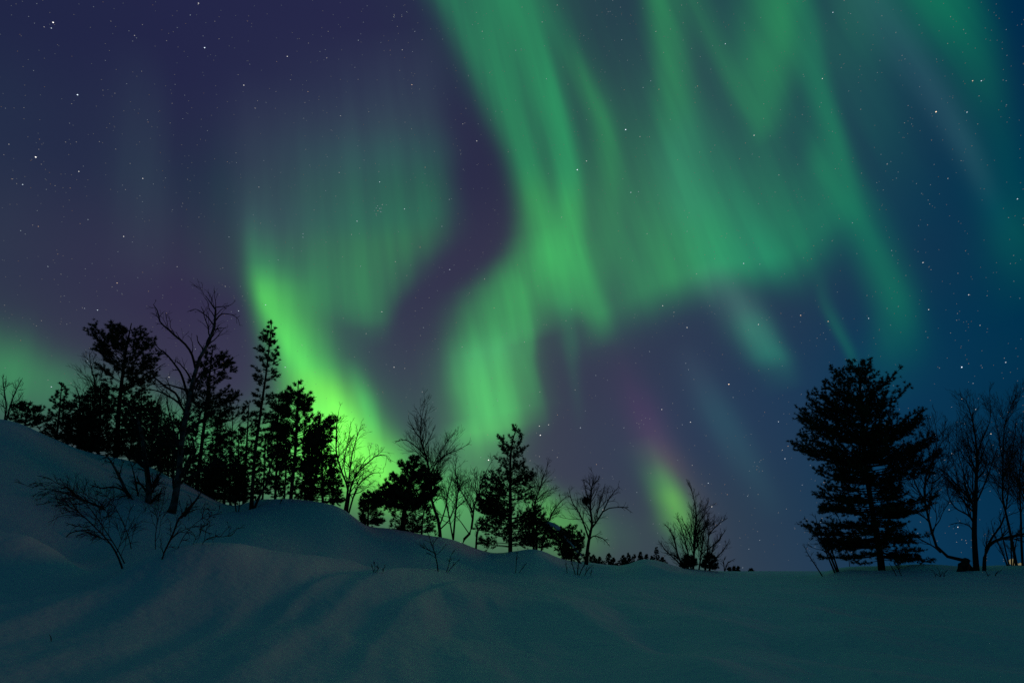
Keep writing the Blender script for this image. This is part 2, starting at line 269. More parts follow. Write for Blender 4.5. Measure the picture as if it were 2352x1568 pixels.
for X, pts in COLS:
    ycrest = pts[-1][1]; A = rayel(X, ycrest)[0]
    r = [p[0] for p in pts]; z = []
    for (rr, yy) in pts:
        lo, hi = -.6, 60.0                      # the row seen at this azimuth: solve for the elevation of row yy along azimuth A
        x = X - 1176.0; xx = x
        for _ in range(6):
            u = 784. - yy; fwd = F*CP - u*SP; xx = math.tan(A)*fwd
        z.append(EYE + rr*(F*SP + u*CP)/math.hypot(xx, fwd))
    zc = max(z[-1], 0.0)
    r = [.4, 3, 6] + r + [r[-1]+6, r[-1]+20, r[-1]+70, r[-1]+200, 3500]
    z0 = z[0]; z = [0, 0, z0*.6] + z + [z[-1]-.25 if zc > .4 else z[-1]-.05, .62*zc, .25*zc, 0, 0]
    ta.append(A); tz.append(pchip(r, z, RG))
ta = np.array(ta); tz = np.array(tz)
AZ = np.concatenate([np.linspace(-180, -58, 42)[:-1], np.linspace(-58, 58, 900), np.linspace(58, 180, 42)[1:]])*math.pi/180
ZT = np.empty((len(AZ), len(RG)))
fr = np.clip(AZ, ta[0], ta[-1]); kk = np.clip(np.searchsorted(ta, fr)-1, 0, len(ta)-2)
for j in range(len(RG)): ZT[:, j] = pchip(ta, tz[:, j], fr)
fade = np.clip((np.abs(AZ) - math.radians(58))/math.radians(35), 0, 1)[:, None]
ZT = ZT*(1 - fade*fade*(3-2*fade))
_k = np.exp(-.5*(np.arange(-16, 17)/5.5)**2); _k /= _k.sum()
_in = slice(41+16, 41+900-18); _Z = ZT.copy()
for j in range(len(RG)): _Z[_in, j] = np.convolve(ZT[:, j], _k, 'same')[_in]
ZT = _Z
def vnoise(x, y, seed):
    g = np.random.default_rng(seed).random((256, 256)); xi = np.floor(x).astype(int); yi = np.floor(y).astype(int); fx = x-xi; fy = y-yi
    fx = fx*fx*(3-2*fx); fy = fy*fy*(3-2*fy); a = g[xi % 256, yi % 256]; b = g[(xi+1) % 256, yi % 256]; c = g[xi % 256, (yi+1) % 256]; d = g[(xi+1) % 256, (yi+1) % 256]
    return (a*(1-fx)+b*fx)*(1-fy)+(c*(1-fx)+d*fx)*fy - .5
# wind-packed drifts of the near snow: crest lines on the ground, each with a gentle left and a steeper right side
DRIFTS = [([(-1.5,7.0),(-1.7,11.0),(-.8,17.0)],.10,.22,.7),([(-3.0,8.0),(-3.3,12.0),(-2.3,18.0)],.10,.22,.6),([(-5.9,9.0),(-5.9,12.0),(-4.2,16.0)],.09,.25,.6),([(2.2,8.0),(2.6,11.0),(2.3,14.0)],.06,.3,.6),([(-2.5,7.0),(-2.6,13.0),(-1.6,20.0)],.23,.38,1.6),([(-3.4,7.2),(-4.1,13.0)],.17,.35,.9),([(-4.9,8.0),(-4.8,12.0),(-3.3,17.0)],.16,.35,1.0),([(-6.8,9.0),(-5.3,12.0),(-4.3,16.0)],.20,.45,1.5),([(3.2,7.0),(2.9,9.0),(3.7,12.5)],.08,.5,.6),([(5.4,8.0),(4.7,10.5),(5.6,14.0)],.07,.5,.7),([(.9,7.0),(.6,10.0),(1.4,14.0)],.05,.5,1.0)]
WELLS = [(383,1240,21.0,.55,.14),(338,1226,21.5,.5,.13),(577,1176,23.0,.5,.12),(289,1302,15.6,.3,.06),(367,1289,16.2,.3,.06),(2242,1314,27.5,.7,.16),(2024,1304,29.0,.8,.15),(1345,1296,30.0,.6,.12),(1008,1312,19,.25,.05)]
def relief(X, Y):
    R = np.hypot(X, Y); z = np.zeros_like(X)
    near = np.clip((R-4)/5, 0, 1)*np.clip((19-R)/6, 0, 1)
    xr = X*.985 + Y*.17; yr = -X*.17 + Y*.985
    z += near*(.17*vnoise(xr*.9+20, yr*.16+7, 3) + .075*vnoise(xr*2.1+3, yr*.34+1, 4) + .02*vnoise(xr*5+3, yr*.9+1, 14))
    z += np.clip((R-3)/4, 0, 1)*np.clip((60-R)/20, 0, 1)*(.10*vnoise(X*.55+9, Y*.5+50, 5) + .045*vnoise(X*1.4+90, Y*1.1+5, 6) + .010*vnoise(X*4, Y*3, 8) + .006*vnoise(X*9, Y*7, 9))
    for px, py, r, w, h in WELLS:
        q = P3(px, py, r); z -= h*np.exp(-((X-q[0])**2+(Y-q[1])**2)/w**2)
    for pts, h, wl, wr in DRIFTS:
        p = np.array(pts); t = np.clip((Y-p[0, 1])/(p[-1, 1]-p[0, 1]), 0, 1); cxx = pchip(p[:, 1], p[:, 0], Y)
        d = X-cxx; g = np.where(d < 0, np.exp(-(d/wl)**2), np.exp(-(d/wr)**2)); z += h*g*np.sin(np.clip((Y-p[0, 1]+1.5)/(p[-1, 1]-p[0, 1]+3), 0, 1)*math.pi)**.7
    return z
AA, RR = np.meshgrid(AZ, RG, indexing='ij'); GX, GY = RR*np.sin(AA), RR*np.cos(AA)
ZT = ZT + relief(GX, GY)
def ground(x, y):
    a = math.atan2(x, y); r = math.hypot(x, y); i = int(np.clip(np.searchsorted(AZ, a)-1, 0, len(AZ)-2)); j = int(np.clip(np.searchsorted(RG, r)-1, 0, len(RG)-2))
    s = (a-AZ[i])/(AZ[i+1]-AZ[i]); t = (r-RG[j])/(RG[j+1]-RG[j])
    return float((ZT[i, j]*(1-s)+ZT[i+1, j]*s)*(1-t)+(ZT[i, j+1]*(1-s)+ZT[i+1, j+1]*s)*t)
def hit(px, py, rmax=70.):
    d = pdir(px, py); h = math.hypot(d[0], d[1]); last = 7.0
    for r in np.arange(7.0, rmax, .05):
        p = np.array([0, 0, EYE]) + d*(r/h)
        if p[2] <= ground(p[0], p[1]): return p
    return None
na, nr = len(AZ), len(RG)
Vt = np.stack([GX, GY, ZT], -1).reshape(-1, 3); i, j = np.meshgrid(np.arange(na-1), np.arange(nr-1), indexing='ij'); b = (i*nr+j).ravel()
Fq = np.stack([b, b+1, b+nr+1, b+nr], -1)[:, ::-1]
cap = len(Vt); Vt = np.vstack([Vt, [[0, 0, 0]]])
Ft = np.stack([np.full(na-1, cap), np.arange(na-1)*nr, np.arange(1, na)*nr, np.arange(1, na)*nr], -1)
snow = mesh('snow_ground', Vt, Fq[:, ::-1] if False else Fq, SNOW, smooth=True)
tag(snow, 'snow field rising to a drifted bank on the left', None, None, 'structure')
# ---------------------------------------------------------------- tree builders
RADK = .60    # outline widths read in the picture are diameters
def unit(v): return v/np.maximum(np.linalg.norm(v, axis=-1, keepdims=True), 1e-9)
def tubes(P, R, sides=4):
    """P (m,k,3) paths, R (m,k) radii -> verts, quads of tapered tubes"""
    m, k, _ = P.shape; T = np.gradient(P, axis=1); T = unit(T)
    ref = np.where(np.abs(T[..., 2:3]) > .9, np.array([1., 0, 0]), np.array([0, 0, 1.]))
    A = unit(np.cross(T, ref)); B = np.cross(T, A); an = np.arange(sides)*2*math.pi/sides
    V = P[:, :, None] + R[:, :, None, None]*(A[:, :, None]*np.cos(an)[:, None] + B[:, :, None]*np.sin(an)[:, None])
    idx = np.arange(m*k*sides).reshape(m, k, sides); n = np.roll(idx, -1, axis=2)
    Fc = np.stack([idx[:, :-1], n[:, :-1], n[:, 1:], idx[:, 1:]], -1).reshape(-1, 4)
    return V.reshape(-1, 3), Fc
def join(parts):
    Vs, Fs, o = [], [], 0
    for v, f in parts: Vs.append(v); Fs.append(f+o); o += len(v)
    return np.vstack(Vs), np.vstack(Fs)
def resample(pts, rad, n, wig=0.0):
    pts = np.array(pts, float); rad = np.array(rad, float)
    if len(pts) < 2: raise ValueError
    s = np.r_[0, np.cumsum(np.linalg.norm(np.diff(pts, axis=0), axis=1))]; q = np.linspace(0, s[-1], n)
    P = np.stack([pchip(s, pts[:, k], q) for k in range(3)], -1); R = np.interp(q, s, rad)
    if wig: w = rng.normal(size=(n, 3))*wig; w[0] = 0; w[-1] = 0; P = P + w
    return P, R
def spawn(P, R, per, ang, ln, k=6, tmin=.25, tmax=1.0, trop=0.0, wig=.25, rfac=.55, rmin=.0022, lnfall=.45, flat=0.0, bias=None):
    """children of every path: per-parent count, angle range (deg), length range (m or fraction of parent)"""
    m, kk, _ = P.shape; plen = np.linalg.norm(np.diff(P, axis=1), axis=2).sum(1)
    cnt = np.maximum(1, np.round(plen*per).astype(int)); pid = np.repeat(np.arange(m), cnt); M = len(pid)
    t = tmin + (tmax-tmin)*rng.random(M)**.85; f = t*(kk-1); i = np.minimum(f.astype(int), kk-2); w = (f-i)[:, None]
    S = P[pid, i]*(1-w) + P[pid, i+1]*w; T = unit(P[pid, i+1]-P[pid, i]); r0 = (R[pid, i]*(1-w[:, 0]) + R[pid, i+1]*w[:, 0])*rfac
    q = rng.normal(size=(M, 3)); q[:, 2] *= (1-flat)
    if bias is not None: q += bias
    q = unit(np.cross(np.cross(T, q), T)); a = np.radians(rng.uniform(*ang, M))[:, None]
    D = unit(T*np.cos(a) + q*np.sin(a)); length = plen[pid]*rng.uniform(*ln, M)*(1-lnfall*(t-tmin)/(tmax-tmin+1e-6))
    out = np.empty((M, k, 3)); out[:, 0] = S; step = (length/(k-1))[:, None]
    for j in range(1, k):
        D = unit(D + rng.normal(size=(M, 3))*wig + np.array([0, 0, 1.])*(trop if np.isscalar(trop) else trop[j-1])); out[:, j] = out[:, j-1] + D*step
    Rr = np.maximum(rmin, r0)[:, None]*np.linspace(1, .35, k)[None]; return out, np.maximum(Rr, rmin*.7)
def stem(pts, r, ground_first=True, n=14, wig=0.0):
    """pts: (px, py, radius px[, depth offset m]); base snapped onto the snow"""
    Q, rad = [], []
    for i, p in enumerate(pts):
        dr = p[3] if len(p) > 3 else 0.0; q = P3(p[0], p[1], r+dr)
        if i == 0 and ground_first: q[2] = ground(q[0], q[1]) - .12
        Q.append(q); rad.append(p[2]*(r+dr)*RADK/F)
    return resample(Q, rad, n, wig)
def bare_tree(name, label, cat, r, stems, limbs=(), dens=1.0, droop=0.0, spread=(25, 55), bark=None, group=None, levels=3, rt=.0048, lfac=1.0, up=.05, tmin=.3, part='twigs'):
    """stems start in the snow, limbs leave a stem; fine branching is grown from both"""
    bark = bark or TWIG; S = [stem(s, r) for s in stems]; b = S[0][0][0].copy(); b[2] += .12
    root = tag(empty(name, b), label, cat, group)
    for P, R in S: mesh('trunk', *tubes(P[None], R[None], 7), bark, root, smooth=True)
    Lb = [stem(l, r, False) for l in limbs]
    tr = up if not droop else np.linspace(up, -droop, 5)
    for n_, (A, B) in enumerate(S+Lb):
        P, R = A[None], B[None]; parts = [tubes(P, R, 6)] if n_ >= len(S) else []
        P1, R1 = spawn(P, R, 5.2*dens, spread, (.26*lfac, .50*lfac), k=8, tmin=tmin, trop=(up if not droop else np.linspace(up*2, -droop*.5, 7)), wig=.16, rfac=.5, rmin=rt*1.5, lnfall=.72); parts.append(tubes(P1, R1, 4))
        P2, R2 = spawn(P1, R1, 5.2*dens, (18, 44), (.4, .8), k=6, tmin=.12, trop=tr, wig=.11, rfac=.6, rmin=rt*1.15); parts.append(tubes(P2, R2, 3))
        if levels > 2:
            P4, R4 = spawn(P2, R2, 7.5*dens, (16, 40), (.45, .95), k=5, tmin=.1, trop=(up if not droop else np.linspace(-droop*.5, -droop, 4)), wig=.12, rfac=.7, rmin=rt); parts.append(tubes(P4, R4, 3))
        mesh('limb' if n_ >= len(S) else part, *join(parts), TWIG, root)
    return root
def tufts(S, D, n, ln, wd, cone=.68):
    """needle brushes: n thin blades round every shoot point S heading along D"""
    M = len(S); S = np.repeat(S, n, 0); D = np.repeat(D, n, 0); q = rng.normal(size=(M*n, 3)); d = unit(D*.75 + unit(q)*cone)
    l = rng.uniform(.6, 1.1, (M*n, 1))*ln; s = unit(np.cross(d, rng.normal(size=(M*n, 3))))*wd*rng.uniform(.7, 1.2, (M*n, 1)); b = S + rng.normal(size=(M*n, 3))*ln*.15
    V = np.stack([b-s, b+s, b+d*l], 1).reshape(-1, 3); return V, np.arange(M*n*3).reshape(-1, 3)
def conifer(name, label, cat, r, trunk, env, nb=90, slope=(.9, .1), up=.35, sub=7.0, tl=.10, tw=.0095, tn=13, step=.06, whorl=0.0, group=None, mat=None, gap=.0, below=0, subl=.38, jit=(.45, 1.04), sag=0.0, tup=.55, flat=.5):
    """trunk as for stem; env rows (py, left px, right px) give the crown outline read at its depth"""
    P, R = stem(trunk, r, n=24); base = P[0].copy(); base[2] += .12; root = tag(empty(name, base), label, cat, group)
    mesh('trunk', *tubes(P[None], np.maximum(R[None], .006), 8), BARK, root, smooth=True)
    env = sorted(env); ey = np.array([e[0] for e in env], float); el = np.array([e[1] for e in env], float); er = np.array([e[2] for e in env], float)
    rows = rng.uniform(0, 1, nb)**.92; py = ey[0] + (ey[-1]-ey[0])*rows
    if whorl: py = np.round(py/whorl)*whorl + rng.normal(size=nb)*whorl*.26
    py = np.clip(py, ey[0], ey[-1]); tx = np.interp(py, [t[1] for t in trunk][::-1], [t[0] for t in trunk][::-1])
    L_ = np.interp(py, ey, el); R_ = np.interp(py, ey, er); phi = rng.uniform(0, 2*math.pi, nb); side = rng.random(nb) < .27; phi[side] = np.where(rng.random(side.sum()) < .5, 0, math.pi) + rng.normal(size=side.sum())*.35
    m = r*1.05/F; out = np.empty((nb, 8, 3)); leng = np.empty(nb)
    for i in range(nb):
        c, s = math.cos(phi[i]), math.sin(phi[i]); sh = min(3.5, .07*(R_[i]-L_[i])); eR = max((R_[i]-tx[i])*.97-sh, 1.2)*m; eL = max((tx[i]-L_[i])*.97-sh, 1.2)*m; e = eR if c > 0 else eL
        ed = (eR+eL)*.5*.9; ln = math.hypot(e*c, ed*s)*(rng.uniform(.88, 1.04) if side[i] else rng.uniform(*jit)); h = (py[i]-ey[0])/(ey[-1]-ey[0]); sl = slope[0]*(1-h)**1.2 + slope[1]*(1-(1-h)**1.2)
        end = P3(tx[i], py[i], r); a = math.atan2(end[0], end[1]); rt = np.array([math.cos(a), -math.sin(a), 0]); fw = np.array([math.sin(a), math.cos(a), 0])
        hd = rt*c + fw*s; t = np.linspace(0, 1, 8)[:, None]; rise = sl*ln
        start = end - np.array([0, 0, rise*.9]); start[2] = max(start[2], base[2]+.05)
        out[i] = start + hd*ln*t + np.array([0, 0, 1.])*(rise*((1-up)*t + up*t*t*1.0) - sag*ln*t*(1-t)*1.6) + rng.normal(size=(8, 3))*.015*ln*t; leng[i] = ln
    rb = np.clip(.010*leng+.004, .005, .05)[:, None]*np.linspace(1, .3, 8)[None]; parts = [tubes(out, rb, 4)]
    P2, R2 = spawn(out, rb, sub, (35, 65), (subl*.7, subl*1.25), k=5, tmin=.22, tmax=.98, trop=.10, wig=.10, rfac=.6, rmin=.003, lnfall=.55, flat=flat); parts.append(tubes(P2, R2, 3))
    V, Fc = join(parts); mesh('branches', V, Fc, BARK, root)
    S, D = [], []
    for Q, t0 in ((out, .55), (P2, .18)):
        ln = np.linalg.norm(np.diff(Q, axis=1), axis=2).sum(1); cnt = np.maximum(1, np.round(ln*(1-t0)/step).astype(int)); pid = np.repeat(np.arange(len(Q)), cnt); k = Q.shape[1]
        t = t0 + (1-t0)*rng.random(len(pid)); f = t*(k-1); i = np.minimum(f.astype(int), k-2); w = (f-i)[:, None]; S.append(Q[pid, i]*(1-w)+Q[pid, i+1]*w); D.append(unit(Q[pid, i+1]-Q[pid, i]))
        S.append(Q[:, -1]); D.append(unit(Q[:, -1]-Q[:, -2]))
    S, D = np.vstack(S), np.vstack(D); D = unit(D + np.array([0, 0, tup])); keep = rng.random(len(S)) > gap; S, D = S[keep], D[keep]
    V, Fc = tufts(S, D, tn, tl, tw); mesh('needles', V, Fc, mat or NEEDLE, root); return root
# ---------------------------------------------------------------- left bank
conifer('pine_tree', 'tall broad pine on the bank, leftmost of the big pines, left of the crooked birch', 'pine', 27.5,
 [(266,1056,9),(269,1000,8),(274,930,7),(283,850,5),(292,790,3.5),(302,742,1.5)],
 [(742,292,310),(752,255,330),(770,222,345),(785,225,356),(805,235,355),(830,226,356),(850,224,350),(868,232,345),(890,240,335),(930,235,330),(980,228,330),(1040,225,330)], nb=150, slope=(.95,.15), gap=.1)
conifer('pine_tree', 'thick dark pine on the bank right behind the crooked birch', 'pine', 25.5,
 [(450,1142,8),(457,1075,7),(466,1000,6),(474,930,5),(480,870,4),(490,792,1.5)],
 [(790,482,500),(800,468,520),(815,462,535),(840,455,530),(870,440,544),(910,424,548),(955,412,545),(990,420,535),(1030,425,525),(1080,430,520),(1130,430,510)], nb=150, slope=(.95,.15), gap=.1)
conifer('pine_tree', 'slim pointed pine with open branches against the bright green aurora', 'pine', 23.0,
 [(577,1176,8.5),(580,1117,6.5),(587,1031,5.5),(603,915,4.5),(612,852,3.5),(619,790,2.5),(625,736,1.2)],
 [(738,620,631),(752,607,636),(768,600,637),(790,590,647),(808,588,640),(830,584,646),(850,574,651),(875,578,640),(895,576,638),(925,585,632),(960,588,622),(1000,592,616)], nb=112, slope=(.7,.15), tn=13, whorl=13, sub=6, subl=.34)
conifer('pine_tree', 'pine with rounded knobbly crown right of the slim pointed pine', 'pine', 24.0,
 [(668,1146,7),(672,1100,6.5),(676,1066,6),(682,969,5),(684,920,3.5),(685,874,1.5)],
 [(872,678,691),(888,668,706),(896,660,722),(915,640,724),(930,634,720),(948,634,742),(965,630,764),(985,628,768),(1000,624,766),(1020,618,760),(1045,622,745),(1080,625,730)], nb=125, slope=(.95,.2), tl=.13, tw=.013, tn=11, gap=.12)
conifer('young_pine', 'short pointed young pine at the far left above the smooth snow crest', 'pine', 27.0, [(130,1015,4),(136,950,3),(142,878,1)],
 [(878,137,147),(890,128,154),(915,120,156),(945,118,160),(975,105,170),(1010,95,180)], nb=94, slope=(.8,.2), gap=.12, tl=.085, tw=.009, sub=9)
conifer('young_pine', 'small scraggy young pine beside the leafless bush at the left edge', 'pine', 27.0, [(60,985,3),(62,950,2.5),(70,920,1)],
 [(920,64,84),(930,48,90),(945,30,100),(960,27,108),(978,40,100)], nb=54, slope=(.7,.2), gap=.2, tl=.085, tw=.009, sub=9)
conifer('young_pine', 'dark young pine filling the gap left of the tall broad pine', 'pine', 27.3, [(228,1045,5),(230,960,4),(231,882,1.5)],
 [(882,222,240),(900,205,255),(930,190,262),(965,180,268),(1000,175,272),(1042,180,275)], nb=141, slope=(.8,.2), gap=.12, tl=.085, tw=.009, sub=9)
conifer('young_pine', 'low dark young pine behind the middle of the left snow slope', 'pine', 27.6, [(182,1035,4),(182,970,3),(183,908,1.5)],
 [(908,176,190),(925,165,202),(950,152,214),(985,148,220),(1030,150,225)], nb=114, slope=(.8,.2), gap=.12, tl=.085, tw=.009, sub=9)
conifer('young_pine', 'dense young pine under the left limb of the crooked birch', 'pine', 27.0, [(318,1070,5),(322,980,4),(325,905,1.5)],
 [(905,315,335),(925,300,355),(955,292,370),(990,288,380),(1030,290,385),(1068,300,380)], nb=114, slope=(.8,.2), gap=.2, tl=.085, tw=.009, sub=9)
conifer('young_pine', 'bushy young pine between the crooked birch and the tall broad pine', 'pine', 26.5, [(365,1092,5),(368,1020,4),(370,955,1.5)],
 [(955,362,380),(975,348,392),(1005,340,404),(1045,340,410),(1088,345,408)], nb=101, slope=(.8,.2), gap=.2, tl=.085, tw=.009, sub=9)
conifer('young_pine', 'wide low pine bush on the snow edge left of the slim pointed pine', 'pine', 25.0, [(515,1160,5),(518,1100,4),(520,1040,1.5)],
 [(1040,505,530),(1055,480,550),(1080,462,562),(1110,458,566),(1150,465,565)], nb=162, slope=(.7,.15), gap=.12, tl=.085, tw=.009, sub=9)
conifer('young_pine', 'narrow pine close behind the left side of the slim pointed pine', 'pine', 25.5, [(560,1155,5),(565,1050,4),(572,925,1.5)],
 [(920,566,580),(935,556,590),(965,550,596),(1000,544,600),(1050,540,600),(1100,540,600),(1150,545,600)], nb=155, slope=(.7,.15), gap=.2, tl=.085, tw=.009, sub=9)
conifer('young_pine', 'pine standing between the slim pointed pine and the knobbly one', 'pine', 25.0, [(632,1152,5),(636,1050,4),(640,905,1.5)],
 [(905,634,648),(925,620,660),(960,612,665),(1000,608,664),(1050,606,660),(1110,606,655),(1146,612,650)], nb=128, slope=(.8,.15), gap=.2, tl=.085, tw=.009, sub=9)
conifer('young_pine', 'dark pine with drooping lower boughs right of the knobbly pine', 'pine', 24.5, [(742,1160,5),(740,1080,4),(736,985,1.5)],
 [(985,730,745),(1005,715,755),(1040,705,768),(1080,700,780),(1120,695,788),(1158,700,790)], nb=168, slope=(.7,.05), gap=.12, tl=.085, tw=.009, sub=9)
conifer('young_pine', 'small pine on the snow edge under the knobbly pine', 'pine', 24.6, [(700,1156,4),(700,1110,3),(700,1055,1.5)],
 [(1055,694,706),(1075,685,718),(1110,678,724),(1152,678,724)], nb=81, slope=(.7,.1), gap=.2, tl=.085, tw=.009, sub=9)
bare_tree('birch_tree', 'tall crooked bare birch with twisted top and long left limbs, on the left bank', 'birch', 21.0,
 [[(383,1240,17),(392,1195,14),(400,1156,12),(411,1089,10),(416,1022,9),(427,956,9),(440,890,8),(456,830,6.5),(470,800,6),(484,778,5.5),(496,733,4.5),(493,702,3),(482,690,2),(473,680,1)]],
 [[(449,845,5),(440,812,4,-.2),(425,790,3.6,-.4),(400,769,3.4,-.5),(382,752,3,-.5),(369,742,2.6,-.4),(362,715,2,-.3),(352,699,.8)],
  [(430,905,4.5),(413,853,3.5,.3),(400,835,3,.4),(387,818,2.6,.5),(376,808,2.2,.5),(362,798,1.6,.5),(352,780,.8,.5)],
  [(416,930,4.5),(405,905,3.6,-.4),(382,889,3.2,-.6),(365,875,2.8,-.7),(350,860,2.4,-.7),(362,845,1.8,-.7),(380,834,.8,-.7)],
  [(496,735,3),(505,724,2.4,.2),(516,720,1.8,.3),(530,722,1.5,.3),(545,730,1,.4),(551,748,.6,.4)],
  [(494,706,2),(512,704,1.5,-.2),(530,700,1,-.3),(541,690,.6,-.3)],
  [(490,745,2.4),(470,722,1.8,.3),(448,710,1.2,.4),(430,716,.7,.5)],
  [(460,828,3),(465,800,2.4,.3),(455,785,2,.3),(452,770,.9,.3)],
  [(404,1150,4.5),(398,1110,3.6,.4),(400,1060,3,.5),(404,1000,2,.6)],
  [(391,1222,5),(420,1190,4,-.6),(445,1155,3,-.8),(462,1130,2,-.8)],
  [(386,1230,5),(404,1205,4,-.9),(430,1170,3.2,-1.1),(452,1148,1.6,-1.2)]], droop=.12, dens=.85, bark=BIRCH, up=.03, lfac=.7, tmin=.12)
bare_tree('birch_tree', 'leaning bare birch clump with three mossy stems in the snow hollow', 'birch', 21.5,
 [[(338,1226,15),(338,1180,11),(342,1133,9.5),(340,1100,8.5),(334,1060,8),(326,1000,6),(312,950,3.5)],
  [(329,1224,6),(318,1180,6),(303,1150,5.5),(289,1125,5,-.2),(274,1095,4.5,-.3),(262,1071,3.5,-.4),(252,1055,2.6,-.5),(242,1045,1.2,-.5)],
  [(344,1222,4),(352,1190,3.5,.2),(362,1150,3,.3),(372,1120,1.6,.4)]],
 [[(334,1212,5),(310,1212,5,-.4),(285,1211,4.6,-.7),(271,1209,4.2,-.9),(262,1195,4,-1.0),(249,1178,3.6,-1.1),(225,1160,3.2,-1.2),(204,1154,2.8,-1.3),(180,1142,2.4,-1.4),(156,1134,2,-1.5),(120,1124,1.5,-1.6),(89,1122,1,-1.6)],
  [(320,1172,3),(316,1130,2.6,.3),(308,1090,2,.3),(300,1060,1,.3)],
  [(290,1128,3),(262,1118,2.4,-.4),(232,1120,1.8,-.7),(205,1112,1,-.8)],
  [(204,1154,1.8,-1.3),(170,1158,1.6,-1.4),(140,1160,1.2,-1.5),(100,1170,.8,-1.5)]], droop=.10, dens=1.6, rt=.0044, bark=BIRCH, up=.02, lfac=.75, tmin=.12)
def buried(name, label, pxs, extra=(), dens=1.0, droop=.05, lfac=.8, cat='branch', group=None, levels=3):
    th = lambda q: [(p[0], p[1], p[2]*.62)+tuple(p[3:]) for p in q]; pxs = th(pxs); extra = [th(e) for e in extra]; dens *= 1.9; lfac *= 1.4
    h = hit(pxs[0][0], pxs[0][1]); r = math.hypot(h[0], h[1]); return bare_tree(name, label, cat, r, [pxs], extra, dens=dens, droop=droop, levels=levels, lfac=lfac, tmin=.12, rt=.0042, group=group, part='twigs')
buried('fallen_branch', 'long bare branch arching out of the snow hollow towards the left', [(289,1302,5.5),(275,1288,4.6),(258,1254,4,-.1),(236,1228,3.2,-.2),(213,1205,3,-.3),(195,1188,2.6,-.3),(178,1174,2,-.3),(150,1158,1.4,-.3),(110,1150,.8,-.3)],
 [[(213,1206,2,-.2),(190,1210,1.6,-.4),(150,1200,1.1,-.5)],[(236,1228,1.6,-.2),(232,1190,1.2,.2),(225,1150,.8,.4)]], dens=.9, lfac=.6)
buried('fallen_branch', 'short forked branch lying on the snow left of the long arching one', [(146,1236,2),(158,1226,2.8,.1),(178,1219,3,.2),(200,1217,2.6,.3),(218,1219,2,.4)], dens=.7, lfac=.7)
buried('fallen_branch', 'thick bare branch poking up right of the crooked birch trunk', [(367,1289,3.2),(380,1262,4.4,.1),(391,1240,5,.2),(402,1212,4.6,.3),(413,1187,4,.3),(430,1168,3,.4),(446,1150,1.8,.5)],
 [[(391,1240,2.2,.2),(412,1222,2,.1),(440,1210,1.5,0),(475,1205,1,0)],[(413,1187,2,.3),(440,1172,1.6,.2),(470,1168,1,.2),(500,1172,.6,.2)]], dens=.9, lfac=.6)
buried('fallen_branch', 'thin curved branch in the snow, furthest right beside the crooked birch', [(458,1252,1.6),(468,1243,2,.1),(482,1234,2.2,.1),(500,1232,1.8,.2),(516,1232,1.6,.2),(532,1222,1.2,.3),(548,1212,.8,.4)], dens=.8, lfac=.8)
buried('fallen_branch', 'slender branch arching left over the hollow, tips hanging down to the snow', [(296,1296,3),(270,1262,2.6,.2),(240,1215,2.4,.4),(205,1165,2,.5),(160,1125,1.6,.5),(115,1105,1,.4),(75,1120,.6,.3)], [[(205,1165,1.4,.5),(170,1172,1.1,.4),(120,1185,.6,.3)]], dens=.8, lfac=.55, droop=.16)
buried('fallen_branch', 'thin branch rising from the snow just left of the birch clump, tips bent over', [(306,1262,2.4),(296,1235,2.2,.1),(280,1195,2,.2),(262,1160,1.6,.3),(240,1135,1.2,.3),(215,1125,.6,.2)], [[(280,1195,1.3,.2),(255,1185,1,.3),(225,1190,.6,.3)]], dens=.8, lfac=.6, droop=.16)
buried('fallen_branch', 'thin branch rising in the gap between the birch clump and the crooked birch', [(360,1262,2.2),(357,1230,2,.1),(364,1190,1.8,.2),(375,1150,1.4,.3),(380,1120,.7,.3)], [], dens=.8, lfac=.6, droop=.14)
buried('fallen_branch', 'slender branch spreading right over the snow below the dark wide pine bush', [(402,1262,2.2),(420,1235,2,.1),(445,1205,1.6,.2),(475,1185,1.2,.3),(510,1180,.6,.2)], [[(445,1205,1.1,.2),(470,1220,.8,.1),(498,1228,.5,0)]], dens=.8, lfac=.6, droop=.14)
buried('fallen_branch', 'pair of upright bare sprigs between the crooked birch and the thin curved branch', [(440,1250,1.4),(450,1235,1.3),(462,1220,1.1),(470,1200,.8),(484,1184,.5)], [[(450,1248,1),(458,1232,.9),(466,1205,.5)]], dens=1.0, lfac=.8)
bare_tree('leafless_bush', 'pale leafless bush at the far left edge above the snow crest', 'bush', 27.0, [[(10,975,3),(14,940,2.4),(10,900,1.8),(6,865,.8)],[(12,975,3),(24,930,2.2),(40,890,1.4),(52,868,.6)]], dens=1.3, lfac=.9, tmin=.2, up=.06)
bare_tree('young_birch', 'thin leafless young birch just left of the tall broad pine', 'birch', 28.0, [[(212,1045,4),(214,960,3),(218,880,2.4),(210,845,1.6),(205,815,.8)],[(214,1045,3),(190,950,2.4),(176,890,1.2)]], dens=1.1, lfac=.8, tmin=.3, up=.05)
bare_tree('young_birch', 'leafless young birch tangled behind the left pines', 'birch', 29.0, [[(345,1080,4),(352,1000,3),(360,930,2),(372,900,.8)],[(392,1095,4),(385,1010,3),(376,950,1)]], dens=1.4, lfac=.8, tmin=.2)
bare_tree('young_birch', 'bare leaning sapling at the foot of the slim pointed pine', 'birch', 22.9, [[(582,1160,5),(598,1135,4.5),(612,1112,4),(620,1075,3.2),(628,1045,2.4),(622,1005,1.6),(630,970,.8)]], [[(612,1112,2.6),(632,1095,2.2,.3),(655,1085,1.8,.5),(690,1075,1,.6)]], dens=1.2, lfac=.8, tmin=.2)
